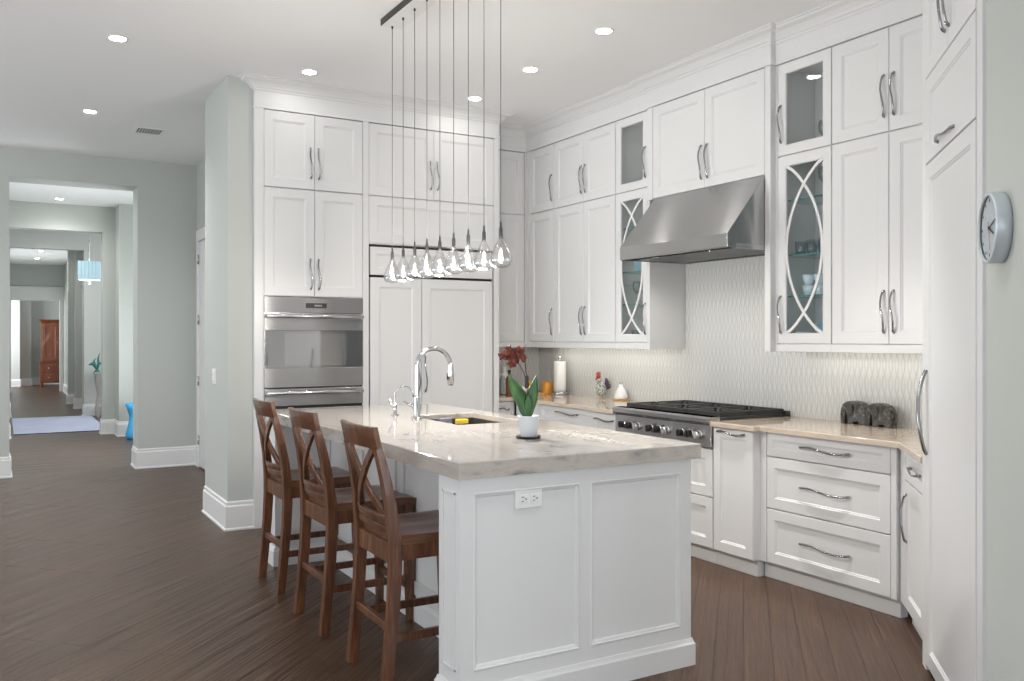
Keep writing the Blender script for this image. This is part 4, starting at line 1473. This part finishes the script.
def leaf(dirv, length, width, lean, base_off):
    q = MB(); q.sm = True
    rows = []
    n = 14
    side = dirv.cross(Vector((0, 0, 1))).normalized()
    # blade faces mostly the room: its width runs along `side` mixed with the lean direction
    for i in range(n + 1):
        t = i / n
        c = base_off + dirv * (lean * length * t ** 1.25) + Vector((0, 0, length * t * (1 - .10 * t)))
        wd = width * (math.sin(PI * min(1, .10 + .90 * t)) ** .7) * (.55 + .45 * math.sin(PI * t * .9))
        if i == n: wd = .001
        wv = (RV * .92 + side * .25).normalized()
        rows.append([q.v(c + wv * wd * k + FV * (-.012 * (1 - k * k) * (1 if t > .05 else .3) * width / .03)) for k in (-1, -.5, 0, .5, 1)])
    for a, b in zip(rows, rows[1:]):
        for k in range(4): q.face([a[k], a[k + 1], b[k + 1], b[k]])
    return q.build('leaf', 'leaf_green', oc_, solid=.0018)


leaf((-RV * .9 + FV * .1), .222, .036, .42, -RV * .006 + Vector((0, 0, .088)))
leaf((RV * .8 - FV * .1), .222, .026, .16, RV * .006 + Vector((0, 0, .088)))
leaf((RV * .4 + FV * .8), .165, .020, .10, FV * .010 + Vector((0, 0, .088)))
leaf((RV * .05 - FV * .9), .125, .020, .06, -FV * .008 + Vector((0, 0, .088)))
leaf((-RV * .9 - FV * .3), .085, .016, .42, -RV * .014 + Vector((0, 0, .085)))
bz = Vector((0, 0, .09))


def P3(r, f_, z): return RV * r + FV * f_ + Vector((0, 0, z))


sp1 = [P3(0, 0, .09), P3(-.004, .002, .20), P3(-.010, .0, .29), P3(-.016, 0, .345), P3(-.020, 0, .375), P3(-.032, 0, .395), P3(-.055, 0, .405), P3(-.085, 0, .402), P3(-.110, 0, .392)]
q = MB(); q.tube(sp1, .0028, 8); q.build('flower_stem', 'stem_dark', oc_)
sp2 = [P3(-.012, .005, .26), P3(-.022, .004, .30), P3(-.040, 0, .335), P3(-.060, 0, .352), P3(-.078, 0, .358)]
q = MB(); q.tube(sp2, .0022, 8); q.build('flower_stem', 'stem_dark', oc_)
q = MB(); q.lathe([(.008, 0), (.010, .01), (.010, .05), (.007, .06)], P3(-.008, -.003, .228), 10); q.build('stem_clip', 'stem_dark', oc_)


def flower(c, sz, ang):
    q = MB(); q.mat('orchid_red'); q.sm = True
    fn = (-FV * .8 - RV * .25 * math.cos(ang) + Vector((0, 0, .15 * math.sin(ang)))).normalized()
    u_ = fn.cross(Vector((0, 0, 1))).normalized()
    v_ = u_.cross(fn).normalized()
    for k in range(5):
        a = 2 * PI * k / 5 + PI / 2 + ang * .3
        d = u_ * math.cos(a) + v_ * math.sin(a)
        e = fn.cross(d)
        wmax = .46 if k in (1, 4) else .34
        rows = []
        for t in (0.05, .3, .6, .85, 1.0):
            wd = sz * wmax * math.sin(PI * min(.97, .12 + .85 * t)) if t < 1 else .0008
            cc = c + d * sz * t + fn * (sz * (.16 * t - .30 * t * t))
            rows.append([q.v(cc - e * wd), q.v(cc + fn * .0015), q.v(cc + e * wd)])
        for a_, b_2 in zip(rows, rows[1:]):
            for j in range(2): q.face([a_[j], a_[j + 1], b_2[j + 1], b_2[j]])
    o = q.build('flower', None, oc_, solid=.0012)
    q = MB(); q.lathe([(.0, -.2 * sz), (.14 * sz, -.1 * sz), (.18 * sz, .05 * sz), (.10 * sz, .18 * sz), (.0, .22 * sz)], c + fn * sz * .16 - v_ * sz * .12, 10, cap=False); q.build('lip', 'orchid_centre', o)


for r_, z_, s_, a_ in ((-.118, .378, .026, 0), (-.092, .405, .024, 1), (-.082, .372, .032, 2), (-.078, .343, .027, 3), (-.060, .362, .026, 4), (-.052, .398, .024, 5), (-.036, .378, .024, .5),
                       (-.104, .388, .022, 1.7), (-.032, .402, .018, 2.5), (-.068, .388, .024, 3.6), (-.022, .366, .017, 4.4)):
    flower(P3(r_, random.uniform(-.012, .012), z_), s_, a_)
for r_, z_ in ((-.045, .416), (-.014, .368), (-.024, .352)):
    q = MB(); q.lathe([(.0, -.007), (.005, -.003), (.006, .001), (.003, .007), (.0, .008)], P3(r_, 0, z_), 8, cap=False); q.build('bud', 'stem_dark', oc_)

# ------------------------------------------------------------------ things on the counters
ZC = CT + .0005


def lathe_thing(name, label, cat, loc, prof, mt, parts=(), group=None, seg=24):
    t = empty(name, label, cat, loc, 0, group)
    q = MB(); q.lathe(prof, seg=seg, cap=False); q.build('body', mt, t)
    for nm, pf, pm in parts:
        q = MB(); q.lathe(pf, seg=seg, cap=False); q.build(nm, pm, t)
    return t


# paper towel holder
pt = empty('paper_towel_holder', 'upright paper towel roll on a dark round base', 'paper towel holder', (4.44, 6.75, ZC))
q = MB(); q.lathe([(.0, 0), (.083, 0), (.085, .004), (.085, .022), (.078, .026), (.0, .026)], seg=32, cap=False); q.build('base', 'nickel', pt)
q = MB(); q.lathe([(.0, .0265), (.055, .0265), (.057, .030), (.057, .300), (.055, .3035), (.02, .3035), (.0195, .297), (.0, .297)], seg=32, cap=False); q.build('paper_roll', 'paper_white', pt)
q = MB(); q.lathe([(.006, .0), (.006, .315), (.012, .320), (.016, .333), (.013, .347), (.006, .354), (.0, .355)], seg=16, cap=False); q.build('rod', 'chrome', pt)
# orange canister and board
cb = empty('cutting_board', 'small wooden board lying left of the paper towels', 'cutting board', (4.13, 6.86, ZC))
q = MB(); q.box(-.15, -.10, 0, .15, .10, .018, .004); q.build('board', 'wood_board', cb)
for x, y, r, hh, lab in ((4.35, 6.84, .054, .115, 'orange ceramic canister beside the paper towels'), (4.20, 6.92, .050, .105, 'shorter orange ceramic canister behind the orchid leaves')):
    t = empty('canister', lab, 'canister', (x + .05, y + .06, ZC + .0), 0, 'orange canisters on the corner counter')
    q = MB(); q.lathe([(.0, 0), (r * .92, 0), (r, .01), (r, hh * .85), (r * .93, hh * .9), (r * .9, hh * .86), (.0, hh * .84)], seg=28, cap=False); q.build('body', 'orange_ceramic', t)
    q = MB(); q.lathe([(.0, hh * .88), (r * .94, hh * .90), (r * .94, hh * .95), (.012, hh * 1.0), (.014, hh * 1.06), (.0, hh * 1.1)], seg=28, cap=False); q.build('lid', 'orange_ceramic', t)
# white dove-like dish
t = empty('dish', 'white leaf-shaped dish on the wooden board', 'dish', (4.12, 6.83, ZC + .0185))
q = MB(); q.sm = True
rows = []
for i in range(9):
    a = i / 8
    wd = .045 * math.sin(PI * min(.98, .08 + a * .9)) + .002
    cx = -.10 + .20 * a
    rows.append([q.v(cx, wd * k, .006 + .050 * abs(k) ** 2 * math.sin(PI * a) + .045 * (a - .3) ** 2) for k in (-1, -.5, 0, .5, 1)])
for a, b in zip(rows, rows[1:]):
    for k in range(4): q.face([a[k], a[k + 1], b[k + 1], b[k]])
q.build('bowl', 'porcelain', t, solid=.004)
# soap-like white bottle by the range
ws = lathe_thing('oil_bottle', 'squat white porcelain bottle left of the range', 'bottle', (4.47, 5.87, ZC + .012),
                 [(.0, 0), (.054, 0), (.058, .006), (.056, .030), (.040, .070), (.022, .095), (.017, .105), (.017, .120), (.0, .120)], 'porcelain', [('stopper', [(.012, .118), (.016, .124), (.016, .132), (.006, .140), (.0, .141)], 'clear_bottle')])
q = MB(); q.lathe([(.0, -.012), (.066, -.012), (.068, -.002), (.062, 0), (.0, -.002)], seg=28, cap=False); q.build('coaster', 'wood_board', ws)

# rooster figurine
rs = empty('rooster_figurine', 'speckled rooster figurine with red comb on the counter', 'figurine', (4.45, 6.13, ZC), math.radians(-30))
rs.scale = (1.32, 1.32, 1.38)
q = MB(); q.sm = True
body = [(.0, 0.012), (.026, .014), (.040, .030), (.044, .055), (.038, .080), (.026, .100), (.018, .116), (.014, .128), (.0, .132)]
sg = 20
rows = []
for r, z in body:
    rows.append([q.v(r * .82 * math.cos(2 * PI * k / sg) * (1.15 if math.cos(2 * PI * k / sg) > 0 else .95) - .012 * max(0, (z - .05) / .08), r * .78 * math.sin(2 * PI * k / sg), z) for k in range(sg)])
for a, b in zip(rows, rows[1:]):
    for k in range(sg): q.face([a[k], a[(k + 1) % sg], b[(k + 1) % sg], b[k]])
q.build('body', 'rooster_body', rs)
q = MB(); q.sm = True
q.lathe([(.0, .118), (.012, .122), (.0155, .134), (.0135, .146), (.006, .153), (.0, .154)], (-.014, 0, 0), 16, cap=False)
q.build('head', 'rooster_red', rs)
q = MB(); q.prism([(-.028, .148), (-.030, .160), (-.024, .156), (-.022, .168), (-.016, .160), (-.012, .171), (-.006, .160), (.000, .166), (.000, .150), (-.012, .146)], -.003, .003, 'y'); q.build('comb', 'rooster_red', rs)
q = MB(); q.prism([(-.028, .130), (-.036, .118), (-.030, .108), (-.024, .120)], -.005, .005, 'y'); q.build('wattle', 'rooster_red', rs)
q = MB(); q.lathe([(.0055, 0), (.003, .008), (.0, .013)], (-.027, 0, .137), 8, Matrix.Rotation(-PI / 2, 4, 'Y')); q.build('beak', 'rooster_beak', rs)
q = MB()
for k in range(5):
    a = .35 + k * .22
    q.tube([(.028, 0, .055 + k * .006), (.028 + .030 * math.cos(a), (k - 2) * .004, .055 + .040 * math.sin(a) + k * .008), (.030 + .040 * math.cos(a), (k - 2) * .006, .052 + .075 * math.sin(a))], [.006, .007, .002], 8, flat=(1, .5))
q.build('tail', 'rooster_dark', rs)
for sy in (-1, 1):
    q = MB(); q.tube([(.0, sy * .014, .018), (.002, sy * .014, .004), (-.014, sy * .016, .0025)], .0028, 8); q.build('leg', 'rooster_beak', rs)


# elephants (bookend figures carved from veined stone)
def elephant(loc, rz, lab, s=1.0):
    t = empty('elephant_figurine', lab, 'figurine', loc, rz, 'carved stone elephants on the right worktop')
    t.scale = (1.12, 1.1, 1.2)
    q = MB(); q.sm = False
    # outline from the side: head and trunk at -x
    out = [(-.072, 0), (-.074, .045), (-.070, .075), (-.058, .098), (-.036, .112), (-.008, .116), (.022, .113), (.048, .104), (.066, .086), (.074, .060), (.075, .030), (.074, 0),
           (.040, 0), (.038, .008), (.032, .013), (.012, .013), (.004, .008), (.002, 0), (-.030, 0), (-.032, .030), (-.037, .056), (-.041, .060), (-.045, .050), (-.049, .020), (-.050, 0)]
    q.prism(out, -.030, .030, 'y')
    o = q.build('body', 'elephant_stone', t, bevel=.008)
    for sy in (-1, 1):
        q = MB(); ear = [(-.034, .100), (-.012, .104), (.004, .090), (.006, .066), (-.004, .046), (-.018, .040), (-.030, .056), (-.036, .080)]
        q.prism(ear, sy * .030, sy * .036, 'y'); q.build('ear', 'elephant_stone', t, bevel=.002)
    q = MB(); q.tube([(.073, 0, .085), (.080, 0, .06), (.079, 0, .03)], [.004, .004, .003], 8); q.build('tail', 'elephant_stone', t)
    return t


elephant((4.475, 3.545, ZC), -PI / 2 + .12, 'left stone elephant figurine, trunk down, against the backsplash')
elephant((4.445, 3.345, ZC), -PI / 2 + .05, 'right stone elephant figurine, beside its twin on the worktop', 1.0)

# coffee maker, bottles and jars on the little counter by the refrigerator
cm = empty('coffee_maker', 'dark coffee grinder with clear jar by the refrigerator panel', 'coffee maker', (3.80, 6.88, ZC))
q = MB(); q.lathe([(.0, 0), (.060, 0), (.062, .01), (.052, .10), (.055, .155), (.0, .155)], seg=24, cap=False); q.build('body', 'steel_plain', cm)
q = MB(); q.lathe([(.056, .155), (.056, .185), (.040, .195), (.0, .196)], seg=24, cap=False); q.build('collar', 'coffee_black', cm)
q = MB(); q.lathe([(.018, .196), (.026, .215), (.024, .235), (.0, .245)], seg=20, cap=False); q.build('lid', 'coffee_black', cm)
BT = [(3.93, 6.80, .032, .235, 'spice_brown', 'dark_gap', 'brown tall bottle with black cap behind the orchid'),
      (3.965, 6.98, .040, .20, 'clear_bottle', 'plastic_white', 'clear glass jar behind the orchid flowers'),
      (4.04, 7.08, .045, .255, 'porcelain', 'plastic_white', 'tall white bottle standing in the counter corner'),
      (3.86, 7.06, .036, .22, 'label_white', 'coffee_black', 'pale bottle with dark cap at the back of the small counter')]
for x, y, r, hh, mt, cap_, lab in BT:
    lathe_thing('bottle', lab, 'bottle', (x, y, ZC), [(.0, 0), (r * .95, 0), (r, .006), (r, hh * .60), (r * .85, hh * .70), (r * .38, hh * .80), (r * .36, hh * .90), (.0, hh * .90)], mt,
                [('cap', [(r * .40, hh * .88), (r * .42, hh * .90), (r * .42, hh * .99), (.0, hh)], cap_)], 'bottles by the refrigerator')

# ------------------------------------------------------------------ glassware in the two glass cabinets
TUMB = [(.0, .002), (.026, .0), (.030, .004), (.036, .085), (.0345, .085), (.0285, .008), (.0, .007)]
CUP = [(.0, .0), (.026, .0), (.030, .004), (.040, .030), (.043, .062), (.0405, .062), (.038, .032), (.028, .008), (.0, .007)]
PLATE = [(.0, .0), (.055, .0), (.060, .004), (.098, .016), (.099, .018), (.058, .008), (.0, .006)]
STEM = [(.0, .0), (.032, .0), (.030, .003), (.004, .008), (.0035, .075), (.016, .090), (.032, .115), (.034, .150), (.029, .180), (.0275, .180), (.032, .150), (.030, .116), (.014, .093), (.0, .088)]


def mk(name, label, cat, prof, mt, loc, group):
    q = MB(); q.lathe(prof, seg=20, cap=False)
    o = q.build(name, mt); o.location = loc
    return tag(o, label, cat, group)


def rep(first, spots):
    for i, p in enumerate(spots):
        o = first if i == 0 else first.copy()
        if i: COL.objects.link(o)
        o.location = p


Z1, Z2, Z3 = [z + .0055 for z in SHL]
xr = XR + .11
rep(mk('tumbler', 'blue-tinted tumbler on the middle glass shelf right of the hood', 'tumbler', TUMB, 'tumbler_glass', (0, 0, 0), 'tumblers in the right glass cabinet'),
    [(xr + dx, y, Z2) for dx in (0, .10) for y in (3.84, 3.75, 3.66, 3.575)])
rep(mk('cup', 'pale blue cup on the lower glass shelf right of the hood', 'cup', CUP, 'cup_blue', (0, 0, 0), 'blue cups in the right glass cabinet'),
    [(xr, 3.77, Z1), (xr, 3.68, Z1), (xr, 3.585, Z1), (xr, 3.77, Z1 + .064), (xr, 3.68, Z1 + .064), (xr + .11, 3.73, Z1), (xr + .11, 3.61, Z1)])
rep(mk('plate', 'blue plate in the stack at the bottom of the right glass cabinet', 'plate', PLATE, 'plate_blue', (0, 0, 0), 'stacked plates in the right glass cabinet'),
    [(xr + .06, 3.65, 1.399 + .012 * k) for k in range(9)])
rep(mk('bowl', 'pale bowl at the bottom left of the right glass cabinet', 'bowl', [(r * 1.6, z) for r, z in CUP], 'cup_blue', (0, 0, 0), 'bowls in the right glass cabinet'), [(xr + .05, 3.835, 1.399)])
rep(mk('wine_glass', 'clear stemmed glass in the top section right of the hood', 'glass', STEM, 'clear_bottle', (0, 0, 0), 'stem glasses in the top of the right glass cabinet'),
    [(xr, 3.66, ZS + .0095), (xr + .02, 3.58, ZS + .0095), (xr + .10, 3.64, ZS + .0095)])
rep(mk('wine_glass', 'clear stemmed glass on the upper glass shelf right of the hood', 'glass', STEM, 'clear_bottle', (0, 0, 0), 'stem glasses on the upper shelf of the right glass cabinet'),
    [(xr, 3.66, Z3), (xr + .02, 3.58, Z3)])
xl = XL + .12
rep(mk('wine_glass', 'clear stemmed glass inside the cabinet left of the hood', 'glass', STEM, 'clear_bottle', (0, 0, 0), 'stem glasses in the left glass cabinet'),
    [(xl, y, Z1) for y in (5.47, 5.39, 5.31)])
rep(mk('tumbler', 'blue-tinted tumbler on the bottom of the left glass cabinet', 'tumbler', TUMB, 'tumbler_glass', (0, 0, 0), 'tumblers in the left glass cabinet'),
    [(xl, y, 1.3985) for y in (5.48, 5.40, 5.32)])
rep(mk('vase', 'clear decanter in the top section of the left glass cabinet', 'decanter', [(.0, .0), (.05, .0), (.055, .02), (.05, .07), (.02, .13), (.016, .18), (.022, .20), (.020, .20), (.014, .18), (.018, .13), (.0, .02)], 'clear_bottle', (0, 0, 0), 'decanters'), [(xl, 5.33, ZS + .0095)])
rep(mk('plate', 'teal plate stacked on the upper shelf of the left glass cabinet', 'plate', PLATE, 'plate_blue', (0, 0, 0), 'stacked plates in the left glass cabinet'), [(xl + .03, 5.39, Z2 + .012 * k) for k in range(8)])

# ------------------------------------------------------------------ down the hall
# runner rug
rg = empty('runner_rug', 'pale blue rug on the dark floor of the foyer', 'rug', (0.7, 16.2, 0))
q = MB(); q.box(-.555, -1.45, .0, .70, 1.45, .012, .003); q.build('pile', 'rug_blue', rg)
q = MB(); q.box(-.56, -1.475, 0, .705, -1.45, .010); q.build('binding', 'rug_edge', rg)
# blue vase
vs = empty('blue_vase', 'tall blue glass vase at the foot of the hall opening', 'vase', (1.60, 13.35, 0))
q = MB(); q.lathe([(.0, 0), (.085, 0), (.10, .02), (.105, .06), (.09, .13), (.068, .22), (.055, .30), (.06, .34), (.085, .42), (.115, .50), (.110, .50), (.078, .42), (.052, .34), (.046, .30), (.058, .22), (.078, .13), (.092, .06), (.0, .03)], seg=28, cap=False)
q.build('body', 'blue_glaze', vs)
q = MB(); q.lathe([(.0, .003), (.086, .003), (.10, .025), (.104, .06), (.0, .065)], seg=28, cap=False); q.build('base', 'rug_edge', vs)

# crystal box lamp hanging in the foyer
ch = empty('foyer_chandelier', 'square pale blue hanging lamp glowing in the foyer', 'chandelier', (1.235, 15.9, 2.37), math.radians(-8))
q = MB()
for a, b, c_, d_ in ((-.16, -.16, .16, -.152), (-.16, .152, .16, .16), (-.16, -.152, -.152, .152), (.152, -.152, .16, .152)): q.box(a, b, 0, c_, d_, .30)
q.build('shade', 'shade_glow', ch)
q = MB()
for i in range(7):
    for z in (.0,): q.box(-.16 + i * .0533 - .002, -.163, 0, -.16 + i * .0533 + .002, -.160, .30); q.box(-.163, -.16 + i * .0533 - .002, 0, -.160, -.16 + i * .0533 + .002, .30)
q.build('shade_rib', 'chrome', ch)
q = MB(); q.box(-.15, -.15, .01, .15, .15, .016); q.build('diffuser', 'diffuser_glow', ch)
q = MB(); q.lathe([(.0, -.075), (.022, -.06), (.028, -.045), (.02, -.02), (.012, .01)], seg=16, cap=False); q.build('finial', 'chrome', ch)
q = MB(); q.tube([(0, 0, .29), (0, 0, CE - 2.37)], .008, 8); q.lathe([(.07, CE - 2.37 - .025), (.07, CE - 2.3705)], seg=20); q.build('rod', 'chrome', ch)
l = bpy.data.lights.new('chandelier_glow', 'POINT'); l.energy = 8; l.shadow_soft_size = .12
o = bpy.data.objects.new('chandelier_glow', l); COL.objects.link(o); o.parent = ch; o.location = (0, 0, -.12)

# console table with a teal ornament
ctb = empty('console_table', 'silvered console table against the foyer wall', 'console table', (1.95, 17.45, 0))
q = MB(); q.box(-.52, -.18, .77, .52, .18, .81, .004); q.build('top', 'silver_leaf', ctb)
q = MB(); q.box(-.49, -.16, .70, .49, .16, .77, .003); q.build('apron', 'silver_leaf', ctb)
for sx_ in (-1, 1):
    for sy in (-1, 1):
        q = MB(); q.bar([(sx_ * .46, sy * .14, 0), (sx_ * .47, sy * .14, .15), (sx_ * .44, sy * .13, .40), (sx_ * .47, sy * .14, .70)], [.05, .04, .035, .06], [.05, .04, .035, .06]); q.build('leg', 'silver_leaf', ctb)
q = MB(); q.box(-.47, -.15, .14, .47, .15, .16); q.build('shelf', 'silver_leaf', ctb)
tc = empty('coral_sculpture', 'teal branching sculpture on the console table', 'sculpture', (1.48, 17.42, .8105))
tc.scale = (.85, .85, .95)
q = MB(); q.lathe([(.0, 0), (.06, 0), (.06, .02), (.02, .04), (.015, .06)], seg=16, cap=False); q.build('base', 'teal_glaze', tc)
q = MB()
q.tube([(0, 0, .04), (-.03, 0, .11), (-.10, 0, .16), (-.16, 0, .13)], [.022, .035, .03, .008], 10)
q.tube([(0, 0, .05), (.03, 0, .14), (.02, 0, .25), (.05, 0, .36)], [.022, .03, .02, .006], 10)
q.tube([(-.03, 0, .11), (-.06, 0, .21), (-.02, 0, .27)], [.025, .018, .005], 10)
q.tube([(.03, 0, .14), (.10, 0, .18), (.14, 0, .26)], [.02, .018, .005], 10)
q.build('branches', 'teal_glaze', tc)

# armoire in the far bedroom
ar = empty('armoire', 'tall reddish-brown wooden armoire in the far bedroom', 'armoire', (1.42, 28.7, 0))
q = MB(); q.box(-.44, -.02, .72, .44, .50, 1.88); q.build('upper_case', 'armoire_wood', ar)
q = MB(); q.box(-.48, -.05, .12, .48, .52, .72); q.box(-.50, -.07, .70, .50, .53, .735, .004); q.build('lower_case', 'armoire_wood', ar)
q = MB(); q.sweep([(-.44, .50), (-.44, -.02), (.44, -.02), (.44, .50)][::-1], [(0, 1.86), (-.012, 1.87), (-.02, 1.90), (-.06, 1.93), (-.065, 1.955), (0, 1.955)])
q.box(-.44, -.02, 1.88, .44, .5, 1.955); q.build('cornice', 'armoire_wood', ar)
for sx_ in (-1, 1):
    q = MB(); panel_mesh(q, min(sx_ * .005, sx_ * .42), max(sx_ * .005, sx_ * .42), .76, 1.84, .08, y0=-.04, th=.02); d = q.build('door', 'armoire_wood', ar)
    q = MB(); q.lathe([(.012, 0), (.008, .012), (.014, .024), (.0, .028)], (sx_ * .04, -.04, 1.28), 10, Matrix.Rotation(PI / 2, 4, 'X')); q.build('knob', 'nickel', d)
for z0, z1 in ((.15, .40), (.42, .68)):
    q = MB(); q.box(-.45, -.066, z0, .45, -.05, z1, .006); d = q.build('drawer', 'armoire_wood', ar)
    for u in (-.25, .25):
        q = MB(); q.lathe([(.014, 0), (.010, .012), (.018, .026), (.0, .03)], (u, -.066, (z0 + z1) / 2), 10, Matrix.Rotation(PI / 2, 4, 'X')); q.build('knob', 'nickel', d)
for sx_ in (-1, 1):
    for y in (-.01, .46):
        q = MB(); q.lathe([(.0, 0), (.035, 0), (.045, .03), (.03, .08), (.045, .12)], (sx_ * .43, y, 0), 14, cap=False); q.build('foot', 'armoire_wood', ar)
